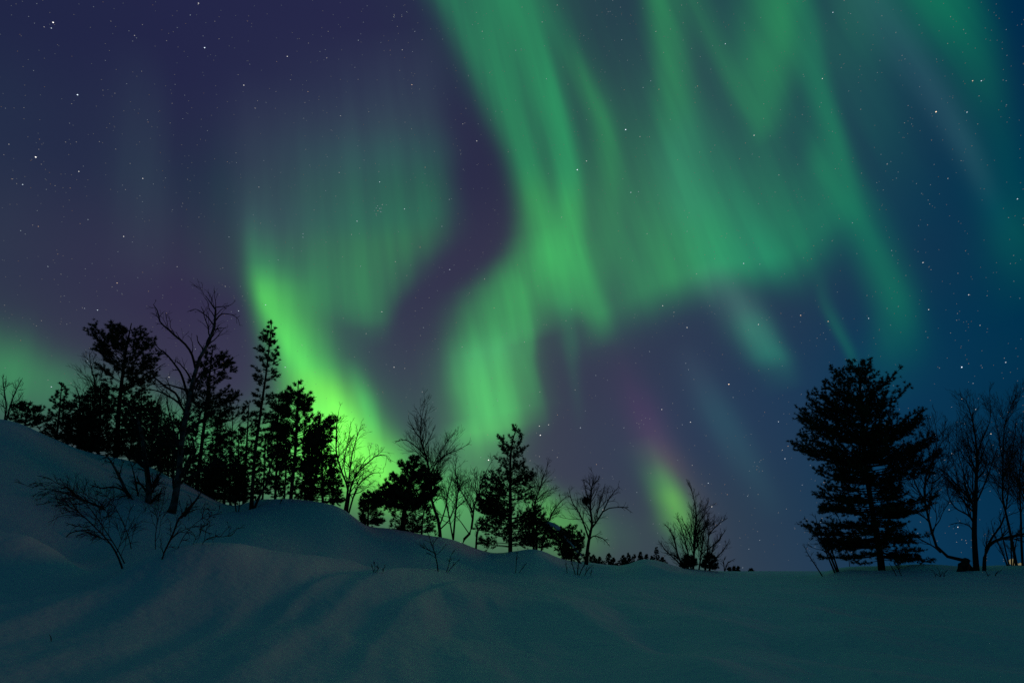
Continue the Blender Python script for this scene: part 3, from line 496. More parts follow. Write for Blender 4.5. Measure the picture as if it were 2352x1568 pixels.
bare_tree('young_birch', 'bare bushy sapling behind the gap between pines, bright aurora behind it', 'birch', 25.5, [[(486,1150,4),(492,1060,3),(500,980,2),(508,930,.8)],[(530,1160,4),(528,1060,3),(534,980,1.8),(530,920,.7)]], dens=1.3, lfac=.8, tmin=.15)
bare_tree('sapling', 'small forked sapling in the snow left of the slim pointed pine', 'sapling', 22.4, [[(546,1168,2.2),(538,1150,1.8),(530,1136,.8)],[(549,1168,2),(551,1148,1.6),(556,1128,.7)]], dens=1.5, lfac=1.0, tmin=.2, levels=2)
bare_tree('sapling', 'small bare sapling in the snow below the knobbly pine', 'sapling', 22.6, [[(628,1176,2),(640,1160,1.6),(648,1146,1.2),(655,1125,.7)]], [[(640,1160,1.1),(662,1158,.8,.2),(680,1168,.5,.3)]], dens=1.6, lfac=1.0, tmin=.2, levels=2)
bare_tree('birch_tree', 'upright leafless birch right of the dark pines, leaning over the aurora foot', 'birch', 24.0, [[(792,1164,5),(799,1125,4),(786,1086,3.4),(772,1031,2.8),(774,969,1.8),(778,945,.8)],[(795,1164,4),(800,1120,3.4),(806,1060,2.6),(818,1010,1.8),(830,975,.8)]],
 [[(799,1110,2.4),(790,1060,2,.3),(800,1010,1.4,.3),(806,970,.7,.3)]], dens=1.2, droop=.10, lfac=.75, tmin=.25)
bare_tree('birch_tree', 'weeping leafless birch bending right towards the round dark pine', 'birch', 24.5, [[(797,1168,4.5),(808,1110,3.6),(824,1082,3),(848,1060,2.4),(868,1045,1.8),(885,1045,1.2),(895,1060,.6)],[(800,1168,3.5),(820,1120,2.8),(842,1095,2.2),(862,1085,1.4),(880,1085,.7)]],
 [[(824,1082,1.8),(836,1060,1.5,.3),(850,1045,.8,.3)]], dens=1.25, droop=.22, lfac=.8, tmin=.2)
for n_, (bx, top, w, rr, lab) in enumerate([(205,900,26,31,'behind the gap between the two leftmost young pines'),(300,880,30,31,'behind the right half of the tall broad pine'),(345,935,26,30.5,'behind the leaning birch clump'),(395,945,26,31,'behind the crooked birch fork'),(425,1000,28,29,'low behind the crooked birch trunk'),(545,985,26,29,'left behind the slim pointed pine'),(606,985,24,29.5,'right behind the slim pointed pine'),(655,1010,24,29,'behind the trunk of the knobbly pine'),(715,985,24,29,'behind the right boughs of the knobbly pine'),(765,1045,20,28.5,'at the right end of the dark left group')]):
    conifer('background_pine', 'shadowy pine of the rear row, '+lab, 'pine', rr, [(bx,1140 if bx > 380 else 1060,4),(bx+2,(1140+top)/2,3),(bx+3,top,1)],
     [(top,bx,bx+8),(top+18,bx-w*.5,bx+w*.5),(top+45,bx-w*.8,bx+w*.9),(top+90,bx-w,bx+w),(1135 if bx > 380 else 1050,bx-w,bx+w)], nb=70, slope=(.8,.1), tl=.10, tw=.012, gap=.15, group='rear row of pines')
# ---------------------------------------------------------------- middle
conifer('round_pine', 'low round dark pine with a thick dome crown in the middle of the slope', 'pine', 25.0,
 [(924,1226,10),(928,1180,9),(938,1130,7),(946,1095,5),(952,1056,2)],
 [(1048,940,962),(1058,914,970),(1070,912,980),(1078,922,984),(1090,896,1006),(1104,880,1012),(1116,886,1006),(1126,872,1010),(1140,850,1002),(1150,852,985),(1165,866,975)], nb=125, slope=(.8,.2), sub=8, tl=.12, tw=.013, tn=10, jit=(.45,1.06))
conifer('pine_bush', 'small dark pine bush on the snow step, left foot of the round pine', 'bush', 24.5, [(845,1212,4),(846,1170,3),(848,1130,1.5)],
 [(1128,840,858),(1140,828,870),(1160,823,878),(1190,823,880),(1210,828,882)], nb=110, slope=(.7,.2), sub=9, tn=11)
conifer('pine_bush', 'low loose pine bush under the right half of the round pine', 'bush', 25.2, [(968,1232,4),(970,1200,3),(975,1165,1.5)],
 [(1160,955,995),(1175,900,1000),(1195,885,1005),(1225,900,1004)], nb=60, slope=(.6,.1), gap=.5)
bare_tree('leafless_tree', 'tall fan-shaped leafless tree rising behind the round dark pine', 'tree', 25.5,
 [[(1012,1236,7),(1008,1200,6),(991,1146,5),(985,1078,4.4),(978,1045,3.6),(965,1003,2.6),(968,965,1.6),(974,934,.6)]],
 [[(991,1092,3.4),(1000,1080,3,.2),(1008,1060,2.6,.3),(1021,1045,2.2,.4),(1050,1034,1.6,.5),(1078,1018,.7,.6)],[(981,1050,2.6),(955,1025,2,-.3),(930,1010,1.5,-.5),(908,1014,.7,-.6)],[(970,1012,2),(950,985,1.5,.4),(938,960,.7,.5)],[(974,1030,2),(990,1000,1.6,-.4),(1000,975,.7,-.5)],
  [(986,1080,2),(1004,1050,1.6,.5),(1030,1010,1.2,.6),(1050,990,.6,.7)],[(1010,1206,3),(1022,1170,2.4,.2),(1030,1130,1.8,.4),(1040,1085,.9,.5)],[(1011,1215,2.6),(1034,1190,2,-.4),(1050,1140,1.5,-.6),(1062,1090,.7,-.6)]], dens=1.15, lfac=.8, tmin=.25, up=.07, spread=(20,48))
bare_tree('leafless_tree', 'slanting leafless tree with curved foot in the bright gap left of the tall dark pine', 'tree', 26.5,
 [[(1061,1248,5),(1068,1234,5),(1080,1223,4.6),(1086,1190,4),(1088,1166,3.6),(1098,1140,3),(1110,1098,2.2),(1122,1072,1.4),(1134,1052,.6)]],
 [[(1087,1180,2.6),(1072,1150,2.2,.3),(1058,1125,1.8,.4),(1045,1100,1,.5)],[(1098,1140,2),(1092,1110,1.6,-.3),(1090,1075,.7,-.4)],[(1078,1226,2),(1060,1200,1.6,.3),(1045,1180,1,.4),(1038,1160,.6,.4)]], dens=1.2, lfac=.8, tmin=.2, up=.06)
bare_tree('leafless_tree', 'thin curved leafless stem at the left foot of the tall dark pine', 'tree', 27.0, [[(1093,1254,4),(1096,1225,3.6),(1105,1208,3),(1119,1199,2),(1135,1180,1)]], dens=1.3, lfac=.8, tmin=.2)
bare_tree('leafless_tree', 'wispy leafless tree between the fan-shaped tree and the slanting one', 'tree', 29.0, [[(1040,1240,4),(1046,1180,3.2),(1052,1120,2.4),(1046,1075,1.4),(1050,1050,.6)],[(1044,1240,3),(1030,1180,2.4),(1020,1130,1.4),(1012,1090,.6)]], dens=1.4, lfac=.8, tmin=.25)
conifer('pine_tree', 'tall dark pine in the middle with two tips and an uneven crown', 'pine', 29.0,
 [(1172,1272,8),(1172,1200,7),(1172,1120,5.5),(1172,1060,4.5),(1176,1020,3),(1188,976,1.5)],
 [(976,1180,1192),(990,1142,1198),(1008,1140,1212),(1025,1136,1216),(1045,1134,1204),(1068,1128,1214),(1088,1104,1228),(1120,1106,1226),(1150,1100,1240),(1180,1092,1252),(1210,1088,1256),(1250,1092,1250)], nb=175, slope=(.9,.1), tn=13, gap=.12)
conifer('pine_bush', 'bushy pine at the right foot of the tall dark pine', 'bush', 29.5, [(1232,1262,4),(1232,1210,3),(1230,1160,1.5)],
 [(1158,1222,1238),(1175,1212,1255),(1200,1205,1270),(1230,1205,1275),(1256,1210,1270)], nb=95, slope=(.7,.1), gap=.15)
bare_tree('leafless_tree', 'thin leafless tree behind the right side of the tall dark pine', 'tree', 31.0, [[(1225,1265,4),(1228,1160,3),(1240,1120,2.2),(1250,1090,1.5),(1258,1066,.6)],[(1240,1268,3.5),(1262,1190,2.6),(1285,1155,1.6),(1300,1140,.7)]], [[(1232,1148,1.8),(1252,1130,1.4,.3),(1285,1118,.8,.5)]], dens=1.25, lfac=.8, tmin=.3)
conifer('leaning_pine', 'leaning pine bowed to the left under a load of snow', 'pine', 29.5,
 [(1340,1292,5),(1318,1272,5),(1296,1246,4.5),(1276,1222,3.5),(1260,1206,2.5),(1250,1200,1.2)],
 [(1198,1238,1262),(1212,1242,1290),(1228,1252,1320),(1245,1262,1330),(1262,1272,1338),(1284,1290,1345)], nb=110, slope=(.1,-.1), up=.2, sub=8, gap=.1)
# snow lying along the top of the bowed stem
_P, _R = stem([(1338,1282,1),(1318,1259,3),(1300,1237,5),(1284,1218,8),(1266,1206,8),(1252,1201,3)], 29.3, False, n=16)
_P[:, 2] += .05; Vv, Ff = tubes(_P[None], _R[None]*(1+.25*rng.normal(size=(1, 16))*.5), 8); Vv = Vv + rng.normal(size=Vv.shape)*.03
_lp = bpy.data.objects['leaning_pine']; mesh('snow_load', Vv, Ff, SNOW, _lp, smooth=True)
conifer('pine_bush', 'knobbly dark pine bush between the bowed pine and the leafless tree with a twig clump', 'bush', 30.5, [(1312,1288,4),(1314,1250,3),(1316,1205,1.5)],
 [(1205,1308,1324),(1215,1296,1344),(1235,1290,1346),(1260,1290,1340),(1285,1296,1335)], nb=85, slope=(.7,.1), gap=.12)
bare_tree('leafless_tree', 'round leafless tree with a dark twig clump, right of the pine group', 'tree', 30.0,
 [[(1345,1296,8),(1350,1256,6),(1356,1223,5),(1360,1200,4.4),(1356,1170,3.6),(1358,1130,2.8),(1365,1092,.9)]],
 [[(1352,1235,3.6),(1340,1200,3,.3),(1326,1170,2.4,.4),(1314,1152,1.8,.4),(1306,1120,.8,.5)],[(1357,1215,3.4),(1372,1195,3,-.3),(1386,1172,2.5,-.4),(1402,1140,1.8,-.5),(1421,1118,.8,-.5)],[(1386,1174,2.2,-.4),(1402,1166,2,-.5),(1430,1164,1.6,-.6),(1451,1176,.8,-.6)],
  [(1357,1165,2.2),(1346,1130,1.7,.4),(1340,1100,.8,.5)],[(1352,1240,2.4),(1366,1230,2,.4),(1384,1236,1.6,.6),(1400,1252,.8,.7)],[(1366,1200,2),(1380,1150,1.6,.4),(1390,1110,.8,.5)]], dens=1.2, lfac=.85, tmin=.25, up=.05)
_r = bpy.data.objects['leafless_tree.005' if 'leafless_tree.005' in bpy.data.objects else 'leafless_tree']
_c = P3(1345,1150,30.1); _s = unit(rng.normal(size=(260,3))); V_, F_ = tubes(_c + _s[:, None]*np.linspace(-.13,.13,4)[None,:,None] + rng.normal(size=(260,1,3))*.06, np.full((260,4),.006), 3)
mesh('twig_clump', V_, F_, TWIG, _r)
# far young conifers along the skyline
k = 0
for (px, top, w, rr) in [(1350,1264,15,44),(1363,1274,15,47),(1377,1279,13,48),(1398,1270,12,46),(1409,1281,13,50),(1431,1275,13,44),(1442,1270,15,45),(1457,1273,11,50),(1471,1267,9,46),(1485,1272,9,47),(1497,1277,9,52),(1508,1257,9,45),(1522,1279,12,47)]:
    lab = ['first from the left','second from the left','third from the left','fourth from the left','fifth from the left','sixth from the left','seventh from the left','seventh from the right','sixth from the right','fifth from the right','fourth from the right, smallest','third from the right, tallest and thin','second from the right']
    conifer('distant_spruce', 'tiny skyline spruce behind the mound, %s' % lab[k], 'spruce', rr, [(px,1306,2),(px,(top+1306)/2,1.5),(px,top,.6)], [(top,px-1,px+1),(top+7,px-w*.45,px+w*.45),(1292,px-w*1.0,px+w*1.0),(1306,px-w*1.1,px+w*1.1)], nb=90, slope=(.8,.1), sub=6, tl=.075, tw=.013, tn=8, step=.07, group='small spruces on the skyline', mat=SPRUCE); k += 1
bare_tree('leafless_tree', 'spiky leafless tree on the skyline over the yellow-green glow', 'tree', 33.0,
 [[(1591,1306,4.5),(1594,1267,4),(1596,1223,3.2),(1599,1179,2.2),(1594,1145,1.4),(1586,1118,.5)],[(1582,1306,4),(1558,1280,3.2),(1549,1239,2.4),(1538,1215,1.6),(1527,1203,.6)],[(1618,1306,4),(1625,1267,3.2),(1628,1230,2.4),(1645,1208,1.6),(1668,1190,.6)],[(1576,1306,3),(1552,1285,2.4),(1528,1262,1.6),(1512,1240,.6)],[(1588,1306,3),(1578,1260,2.4),(1566,1215,1.6),(1556,1185,.6)],[(1604,1306,3),(1612,1260,2.4),(1618,1215,1.6),(1628,1180,.6)],[(1624,1306,2.6),(1642,1285,2),(1662,1262,1.4),(1676,1240,.6)],[(1584,1306,2.6),(1566,1290,2),(1540,1272,1.4),(1520,1268,.6)]],
 [[(1596,1240,2.4),(1606,1200,1.8,.3),(1622,1178,1.2,.4),(1632,1164,.6,.5)],[(1594,1260,2.2),(1578,1215,1.8,-.3),(1566,1190,.7,-.4)],[(1626,1262,2),(1650,1240,1.6,.3),(1668,1215,.7,.5)]], dens=1.45, lfac=.85, rt=.0048, tmin=.15, up=.08, spread=(18,42))
conifer('pine_bush', 'left of the two dark pine bushes under the spiky leafless tree', 'bush', 32.5, [(1580,1308,3),(1582,1290,2.5),(1584,1276,1.2)], [(1274,1576,1592),(1285,1565,1600),(1306,1560,1604)], nb=70, slope=(.7,.2), sub=8, mat=SPRUCE)
conifer('pine_bush', 'right of the two dark pine bushes, pointed, under the spiky leafless tree', 'bush', 32.5, [(1630,1308,3),(1629,1290,2.5),(1628,1270,1.2)], [(1270,1623,1633),(1284,1614,1645),(1306,1607,1652)], nb=75, slope=(.7,.2), sub=8, mat=SPRUCE)
bare_tree('leafless_bush', 'small leafless bush on the open horizon right of the spiky tree', 'bush', 40.0, [[(1662,1308,2),(1672,1292,1.6),(1686,1284,.6)],[(1664,1308,2),(1662,1290,1.4),(1668,1276,.6)]], dens=1.4, lfac=.9, tmin=.1, levels=2)
for n_, (px, top, w) in enumerate([(1675,1304,4),(1687,1302,4),(1696,1303,4),(1725,1307,5)]):
    conifer('distant_spruce', 'speck of a far spruce on the open horizon, %s' % ['leftmost of four','second of four','third of four','rightmost of four'][n_], 'spruce', 95, [(px,1316,1),(px,(top+1316)/2,.8),(px,top,.4)], [(top,px-1,px+1),(1314,px-w,px+w)], nb=16, slope=(.4,.1), sub=3, tl=.3, tw=.06, tn=5, step=.3, group='far spruces on the horizon', mat=SPRUCE)
# ---------------------------------------------------------------- right bank
conifer('old_pine', 'huge old pine with layered boughs standing alone on the right', 'pine', 29.0,
 [(2024,1304,12),(2018,1250,10.5),(2006,1187,9),(1992,1100,8),(1985,1041,7),(1981,960,5.5),(1975,890,4),(1972,835,1.8)],
 [(826,1945,1995),(840,1914,2015),(852,1910,2055),(872,1908,2060),(890,1880,2068),(908,1872,2068),(925,1870,2062),(945,1852,2040),(955,1854,2078),(966,1862,2112),(985,1885,2075),(1006,1834,2066),(1018,1842,2136),(1032,1862,2130),(1042,1900,2100),(1060,1915,2135),(1078,1886,2125),(1092,1886,2090),(1110,1905,2050),(1130,1884,2062),(1145,1900,2085),(1158,1900,2155),(1175,1900,2100),(1195,1896,2050),(1213,1868,2100),(1228,1900,2115),(1245,1910,2080),(1260,1912,2118),(1276,1905,2122),(1292,1938,2115)],
 nb=400, slope=(.75,-.10), up=.5, sub=8.5, tl=.10, tw=.0105, tn=13, whorl=20, tup=.12, flat=.88, subl=.27, jit=(.3,.97), sag=.10, gap=.05, step=.08)
bare_tree('leafless_bush', 'leafless bush leaning left at the left foot of the huge old pine', 'bush', 28.5, [[(1923,1304,3.4),(1905,1272,3),(1890,1245,2.4),(1874,1228,1.8),(1859,1213,1.4),(1845,1205,1),(1830,1203,.6)],[(1918,1304,3),(1895,1260,2.2),(1880,1215,1.2),(1872,1180,.6)],[(1892,1319,2.2),(1872,1296,1.8),(1856,1272,1.2),(1846,1250,.6)],[(1926,1304,3),(1908,1250,2.2),(1900,1200,1)]], dens=1.0, droop=.08, lfac=.7, tmin=.2, up=.03)
bare_tree('leafless_tree', 'leafless tree with a thick low trunk creeping left, right of the huge old pine', 'tree', 28.0,
 [[(2232,1300,11.5),(2218,1288,6.48),(2195,1281,5.04),(2171,1276,4.68),(2155,1264,4.32),(2146,1238,3.89),(2138,1213,3.6),(2130,1178,3.17),(2123,1143,2.88),(2127,1096,2.45),(2140,1062,2.02),(2149,1041,1.73),(2152,989,1.08),(2140,945,0.432)]],
 [[(2124,1150,2.16),(2112,1128,1.87,.3),(2100,1107,1.58,.4),(2098,1070,1.15,.5),(2090,1030,0.504,.5)],[(2127,1100,1.87),(2140,1110,1.73,-.2),(2160,1095,1.44,-.4),(2174,1070,1.15,-.5),(2180,1020,0.72,-.5),(2176,985,0.432,-.5)],[(2160,1268,2.45),(2140,1252,2.02,-.5),(2116,1239,1.73,-.7),(2085,1220,1.3,-.8),(2062,1205,0.72,-.8)],
  [(2134,1195,1.87),(2110,1180,1.44,.4),(2088,1172,1.08,.6),(2060,1170,0.576,.6)],[(2128,1090,1.58),(2118,1050,1.22,.3),(2112,1000,0.72,.3),(2108,960,0.36,.3)],[(2150,1040,1.3),(2166,1005,0.936,.3),(2172,955,0.432,.3)]], rt=.0040, dens=1.1, lfac=.78, tmin=.28, up=.06)
bare_tree('leafless_tree', 'tallest leafless tree at the right with a straight trunk behind a gnarled stump', 'tree', 27.5,
 [[(2242,1314,9.36),(2240,1270,7.92),(2238,1220,7.2),(2241,1151,5.76),(2243,1090,4.32),(2244,1041,3.31),(2240,1000,2.45),(2233,960,1.73),(2222,930,1.01),(2215,912,0.432)],[(2258,1310,5.76),(2262,1280,5.04),(2272,1252,4.68),(2290,1240,4.32),(2320,1232,3.6),(2360,1224,2.88),(2400,1215,1.44)]],
 [[(2244,1050,2.45),(2252,1018,2.02,.2),(2265,990,1.58,.3),(2275,955,1.15,.4),(2274,920,0.72,.4),(2272,884,0.36,.4)],[(2239,1200,3.17),(2220,1180,2.45,-.3),(2200,1170,2.02,-.4),(2188,1158,1.58,-.5),(2176,1130,1.01,-.6),(2172,1095,0.504,-.6)],[(2240,1150,2.45),(2222,1110,1.87,.4),(2208,1070,1.3,.5),(2198,1020,0.72,.6),(2196,975,0.36,.6)],
  [(2264,1262,3.6),(2280,1232,2.88,.2),(2299,1206,2.45,.3),(2312,1160,1.87,.4),(2318,1100,1.15,.4),(2322,1050,0.504,.4)],[(2240,1160,2.16),(2262,1110,1.73,-.3),(2280,1060,1.3,-.4),(2296,1010,0.72,-.5),(2308,970,0.36,-.5)],[(2244,1100,1.73),(2228,1050,1.3,-.4),(2210,1000,0.72,-.4),(2202,950,0.36,-.4)],[(2238,1225,2.16),(2222,1205,1.73,.6),(2200,1200,1.3,.8),(2180,1205,0.648,.9)]], rt=.0040, dens=1.1, lfac=.78, tmin=.25, up=.08, spread=(20,46))
bare_tree('leafless_tree', 'leafless tree at the right edge with long upright boughs', 'tree', 29.0,
 [[(2335,1300,4.32),(2328,1262,3.89),(2320,1220,3.46),(2304,1150,2.88),(2303,1114,2.45),(2304,1050,1.87),(2306,989,1.3),(2318,940,0.864),(2336,905,0.36)],[(2348,1300,3.6),(2346,1240,3.17),(2345,1187,2.59),(2342,1120,2.02),(2345,1040,1.3),(2350,960,0.504)]],
 [[(2304,1060,1.44),(2296,1020,1.15,.3),(2290,975,0.576,.3)],[(2304,1100,1.58),(2320,1060,1.3,.4),(2330,1010,0.864,.4),(2334,960,0.36,.4)]], rt=.0040, dens=1.1, lfac=.78, tmin=.3, up=.08, spread=(18,42))
bare_tree('leafless_bush', 'fan of thin leafless stems in front of the distant lights at the right edge', 'bush', 30.5,
 [[(2315,1298,2.4),(2300,1262,2),(2285,1230,1.4),(2276,1195,.6)],[(2318,1298,2.4),(2308,1255,2),(2300,1215,1.2),(2296,1175,.5)],[(2322,1298,2.2),(2322,1250,1.8),(2318,1200,.7)],[(2325,1298,2),(2332,1255,1.6),(2340,1215,.6)]], dens=1.2, lfac=.7, tmin=.25)
bare_tree('leafless_tree', 'leafless tree cut by the right edge of the photo, behind the others', 'tree', 33.0, [[(2372,1300,4.32),(2368,1200,3.6),(2362,1100,2.59),(2366,1010,1.44),(2360,940,0.504)]], [[(2368,1180,2.16),(2345,1130,1.58,.4),(2330,1080,1.01,.5),(2325,1030,0.432,.5)]], rt=.0040, dens=1.1, lfac=.78, tmin=.25)
# gnarled stump
_h = ground(*P3(2208,1300,27.0)[:2]); _pp = [(2196,1322,5),(2204,1312,11),(2212,1300,11),(2221,1291,8.5),(2228,1284,5)]
_P, _R = stem(_pp, 26.6, True, n=14); _V, _F = tubes(_P[None], _R[None], 12); _V = _V + np.stack([vnoise(_V[:,0]*9+i*7, _V[:,2]*9, 20+i) for i in range(3)], -1)*.12
st = tag(empty('tree_stump', _P[0]+np.array([0,0,.12])), 'gnarled mossy stump in the snow at the foot of the tallest leafless tree', 'stump'); mesh('trunk', _V, _F, BARK, st, smooth=True)
_rt = [stem([(2204,1316,4),(2188,1320,3,.1),(2176,1323,1,.2)], 26.5, False, n=8), stem([(2216,1306,4),(2226,1318,3,-.2),(2234,1326,1,-.3)], 26.6, False, n=8)]
mesh('roots', *tubes(np.array([p for p,_ in _rt]), np.array([q for _,q in _rt]), 6), BARK, st, smooth=True)
# ---------------------------------------------------------------- twigs and grass poking out of the snow
def sprig(label, stems, limbs=(), name='sapling', cat='sapling', **k):
    h = hit(stems[0][0][0], stems[0][0][1]); return bare_tree(name, label, cat, math.hypot(h[0], h[1]), stems, limbs, levels=k.pop('levels', 2), tmin=.25, **k)
sprig('bare sapling with a straight leaning stem standing in front of the fan-shaped leafless tree', [[(1008,1312,2.6),(1003,1288,2.2),(996,1262,1.8),(990,1245,1.3),(985,1228,.6)]], [[(998,1268,1.1),(975,1258,.9,.1),(953,1244,.4,.2)],[(993,1252,1.1),(1005,1232,.9,-.1),(1012,1215,.4,-.1)],[(1000,1275,1),(1015,1262,.8,.1),(1024,1250,.4,.1)]], dens=1.6, lfac=.8)
sprig('thin curved sprig right beside the bare leaning sapling', [[(1021,1311,1.6),(1030,1300,1.4),(1034,1280,1.1),(1042,1265,.8),(1054,1256,.4)],[(1022,1311,1.4),(1040,1299,1.1),(1056,1283,.5)]], dens=1.2, lfac=.6, name='sprig', cat='sprig')
sprig('tuft of thin stalks on the slope under the round dark pine', [[(862,1314,1.1),(861,1300,.8),(858,1288,.4)],[(860,1314,1),(856,1304,.7),(853,1296,.4)],[(864,1314,1),(868,1304,.7),(867,1294,.4)]], dens=2.5, lfac=.8, name='grass_tuft', cat='grass')
sprig('short lone stalk tuft just right of the stalks under the round dark pine', [[(879,1316,1),(881,1306,.8),(886,1296,.4)]], dens=2.5, lfac=.8, name='grass_tuft', cat='grass')
sprig('faint V-shaped sprig in the snow below the tall dark pine', [[(1184,1316,1.3),(1186,1290,1.1),(1190,1262,.5)],[(1186,1316,1.1),(1200,1304,.9),(1210,1292,.4)]], dens=1.4, lfac=.7, name='sprig', cat='sprig')
sprig('spreading bare sprigs in the snow below the leafless tree with the twig clump', [[(1326,1320,2.4),(1328,1298,1.8),(1336,1280,.8)],[(1324,1320,2),(1316,1300,1.5),(1312,1284,.7)],[(1327,1320,2),(1340,1300,1.4),(1350,1288,.6)]], dens=1.4, lfac=.7, name='sprig', cat='sprig')
sprig('single upright sprig left of the spreading sprigs', [[(1304,1316,1.4),(1301,1302,1.1),(1299,1288,.5)]], dens=1.6, lfac=.7, name='sprig', cat='sprig')
sprig('low slanting sprig right of the spreading sprigs', [[(1338,1320,1.6),(1350,1308,1.3),(1363,1296,.6)],[(1356,1320,1.2),(1358,1310,.9),(1362,1302,.4)]], dens=1.6, lfac=.7, name='sprig', cat='sprig')
sprig('sparse dry stalks in the snow between the huge old pine and the stump', [[(2160,1324,1.2),(2158,1312,.9),(2152,1302,.4)],[(2165,1325,1.2),(2170,1314,.9),(2178,1308,.4)],[(2150,1324,1),(2146,1314,.8),(2140,1308,.4)]], dens=2.2, lfac=.8, name='grass_tuft', cat='grass')
sprig('dry stalks in the snow to the right of the stump', [[(2270,1322,1.2),(2266,1314,.9),(2262,1308,.4)],[(2280,1322,1.2),(2290,1314,.9),(2300,1310,.4)]], dens=2.4, lfac=.8, name='grass_tuft', cat='grass')
sprig('bent sprigs at the snow edge below the huge old pine', [[(2062,1322,1.4),(2050,1305,1.2),(2042,1292,.6)],[(2072,1320,1.4),(2062,1302,1.1),(2052,1290,.5)]], dens=1.2, lfac=.7, name='sprig', cat='sprig')
sprig('dark stub of a twig in a small hole in the near snow at lower left', [[(121,1472,1.5),(117,1464,1.2),(113,1456,.6)]], dens=.6, lfac=.3, name='twig_stub', cat='twig')
# ---------------------------------------------------------------- lights of the far settlement
LW = glow('lamp_glow', (1.0, .85, .42), .2); LR = glow('red_glow', (1.0, .34, .10), 2.5); METAL = material('lamp_metal', (.08,.08,.08), (.12,.12,.12), rough=.5)
def lamp(label, px, py, r, size, mat, pole=3.5):
    c = P3(px, py, r); g = ground(c[0], c[1]); root = tag(empty('street_lamp', (c[0], c[1], g)), label, 'lamp', 'distant settlement lamps')
    z = np.linspace(g-.2, c[2]+.1, 6); mesh('pole', *tubes(np.stack([np.full(6, c[0]+size*1.2), np.full(6, c[1]), z], -1)[None], np.full((1, 6), .07), 8), METAL, root, smooth=True)
    a = np.array([[[c[0]+size*1.2, c[1], c[2]+.1], [c[0]+size*.5, c[1], c[2]+size*.9+.1], [c[0], c[1], c[2]+size*.9]]]); mesh('arm', *tubes(a, np.full((1, 3), .05), 6), METAL, root)
    t = np.linspace(0, math.pi, 9); q = np.stack([np.full(9, c[0]), np.full(9, c[1]), c[2]-size*np.cos(t)], -1)[None]; mesh('lamp_globe', *tubes(q, np.maximum(size*np.sin(t), .01)[None], 12), mat, root, smooth=True)
lamp('distant orange lamp glimmering through the lower boughs of the huge old pine', 1942, 1258, 160, .26, LR)
lamp('distant pale yellow lamp at the right edge, leftmost and tallest of the cluster', 2326, 1290, 150, .55, LW)
lamp('distant pale yellow lamp at the right edge, second of the cluster', 2334, 1297, 150, .42, LW)
lamp('distant pale yellow lamp at the right edge, third of the cluster', 2345, 1297, 150, .36, LW)
# ---------------------------------------------------------------- stars
BRIGHT = [(122,52,3),(118,65,1.4),(178,218,2.2),(82,361,3),(52,424,1.6),(456,8,1.8),(470,110,2.2),(309,82,1.2),(560,196,1.8),(328,410,1.3),(181,394,1.3),(284,543,1.6),(269,650,1.3),(224,712,1.7),(110,612,1.1),(88,520,1.2),(660,130,1.5),(946,195,1.4),(924,115,1.2),(782,266,1.1),(823,93,1.1),
(437,35,1),(905,843,1.6),(1063,285,1.2),(1095,324,1.3),(1437,298,2.6),(1326,390,2.2),(1347,370,1.3),(1470,314,1.2),(1732,311,1.8),(1666,101,1.3),(1428,92,1),(1708,605,1.8),(1789,402,1),(1449,442,1.6),(1290,499,1.2),(1522,702,1.5),(1578,752,2),(1548,717,1.2),(1674,882,2.8),(1839,724,2),(1902,738,1.8),(1995,731,1.5),(1958,512,1.2),(2150,257,3),(2234,186,1.8),(2254,186,1.8),(2221,258,1.4),(1889,181,1.4),(1913,29,1.3),
(2120,603,1.6),(2225,677,1.5),(2251,747,1.2),(2133,711,1.3),(2209,843,2.6),(2310,832,1.7),(2337,457,1.8),(1586,969,1.9),(1567,975,1.2),(1520,940,1.4),(1433,982,1.2),(1803,1053,1.6),(1797,1033,1),(1590,1068,1),(1788,968,1.4),(1810,1024,1.2),(1717,1139,1.2),(1635,1163,2),(1627,1109,1.3),(1241,999,2.4),(1239,978,1.8),(1260,975,1.6),(1122,1056,3.6),(1333,982,1.3),(1370,1066,1.2),(1385,1170,1.4),(1280,1050,1),
(388,866,1.8),(512,833,1.5),(118,888,1.6),(548,714,1.3),(610,700,1.4),(655,843,1.7),(696,545,1.2),(696,537,1),(820,508,1.4),(872,479,1),(868,484,1),(864,478,.9),(874,486,.9),(867,473,.9),(878,470,1),(872,418,1.4),(929,480,1.4),(1015,520,1.2),(908,601,1.1),(965,568,1.2),(1033,619,1.3),(877,716,1.3),(841,766,1.1),(1113,641,1.2),(1135,707,1.2),(1240,900,1),(1742,745,1.5),(2241,940,1.7),(2180,1170,1.2),(2170,1056,1),(2235,880,1),(2276,996,1.4),(2300,1030,1),(2240,1048,1.2),(2200,1210,1.3),
(1706,1303,.8),(1745,1240,.8),(1720,1260,.8)]
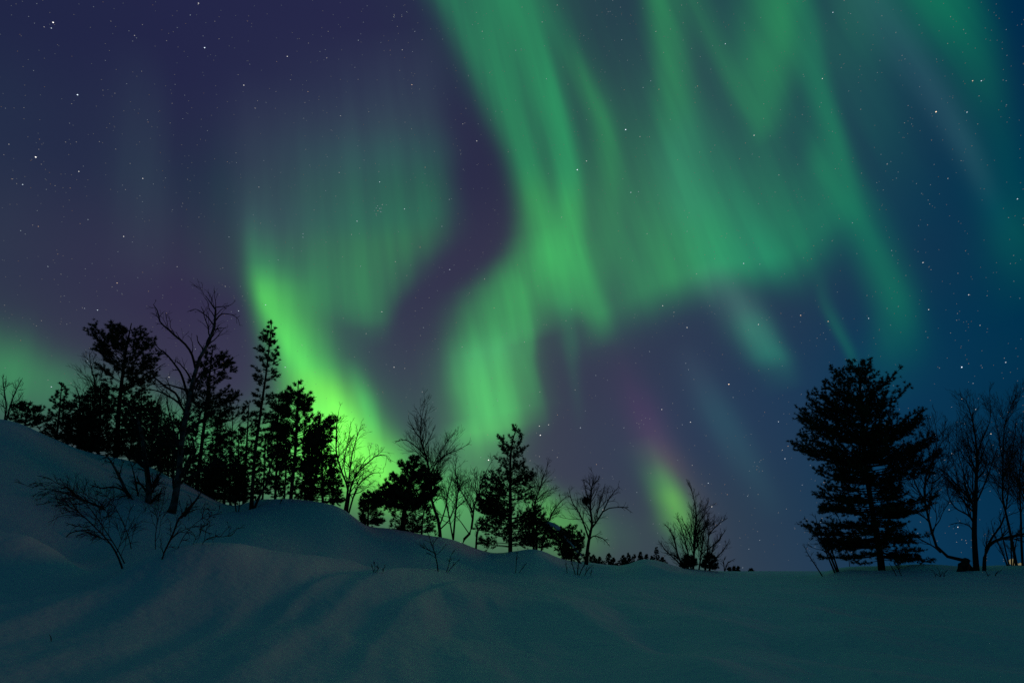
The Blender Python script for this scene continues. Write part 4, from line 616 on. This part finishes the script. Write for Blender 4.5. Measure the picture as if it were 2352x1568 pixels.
g2 = np.random.default_rng(5); pts = [(p[0], p[1], p[2]) for p in BRIGHT]
for q in range(3400): pts.append((g2.uniform(-60, 2412), g2.uniform(-60, 1290), float(g2.choice([.28,.36,.46,.6,.8], p=[.45,.3,.15,.07,.03]))))
for cxp, cyp in ((869,479),(1740,1068),(1475,965),(910,40)):
    for q in range(7): pts.append((cxp+g2.normal()*9, cyp+g2.normal()*9, .55))
Dn = np.array([pdir(p[0], p[1]) for p in pts]); Mg = np.array([p[2] for p in pts]); RS = 9000.
# more stars over the rest of the sky dome
ex = unit(g2.normal(size=(2600, 3))); ex[:, 2] = np.abs(ex[:, 2]); ex = ex[(ex[:, 1] < .45) & (ex[:, 2] > .03)]
Dn = np.vstack([Dn, ex]); Mg = np.r_[Mg, g2.choice([.3,.4,.6,1.0], size=len(ex), p=[.5,.3,.15,.05])]
pole = unit(np.array([-.25, .35, .9])[None])[0]; tr = unit(np.cross(np.broadcast_to(pole, Dn.shape), Dn)); sd_ = np.cross(Dn, tr)
size = RS/683.*(.25 + .07*np.minimum(Mg, 3.2)); ctr = Dn*RS + np.array([0, 0, EYE])
offs = [(1.45,0,0),(-1.45,0,0),(0,1,0),(0,-1,0),(0,0,1),(0,0,-1)]
Vs = np.stack([ctr + size[:, None]*(tr*a + sd_*b + Dn*c) for a, b, c in offs], 1).reshape(-1, 3)
oc = np.array([(0,2,4),(2,1,4),(1,3,4),(3,0,4),(2,0,5),(1,2,5),(3,1,5),(0,3,5)]); Fs = (np.arange(len(Dn))[:, None, None]*6 + oc).reshape(-1, 3)
lv = [.13, .24, .42, .9, 1.8]; colr = [(.75,.88,1.0),(1,.97,.92),(1.0,.72,.5)]
mats = [glow('starlight', c, e*1.0) for e in lv for c in colr]
li = np.digitize(Mg, [.4, .7, 1.25, 2.1]); ci = g2.choice([0, 1, 2], size=len(Mg), p=[.5, .4, .1]); mi = np.repeat(li*3+ci, 8)
tag(mesh('stars', Vs, Fs, None, mats=mats, midx=mi), 'countless small stars scattered over the night sky', 'stars', None, 'stuff')
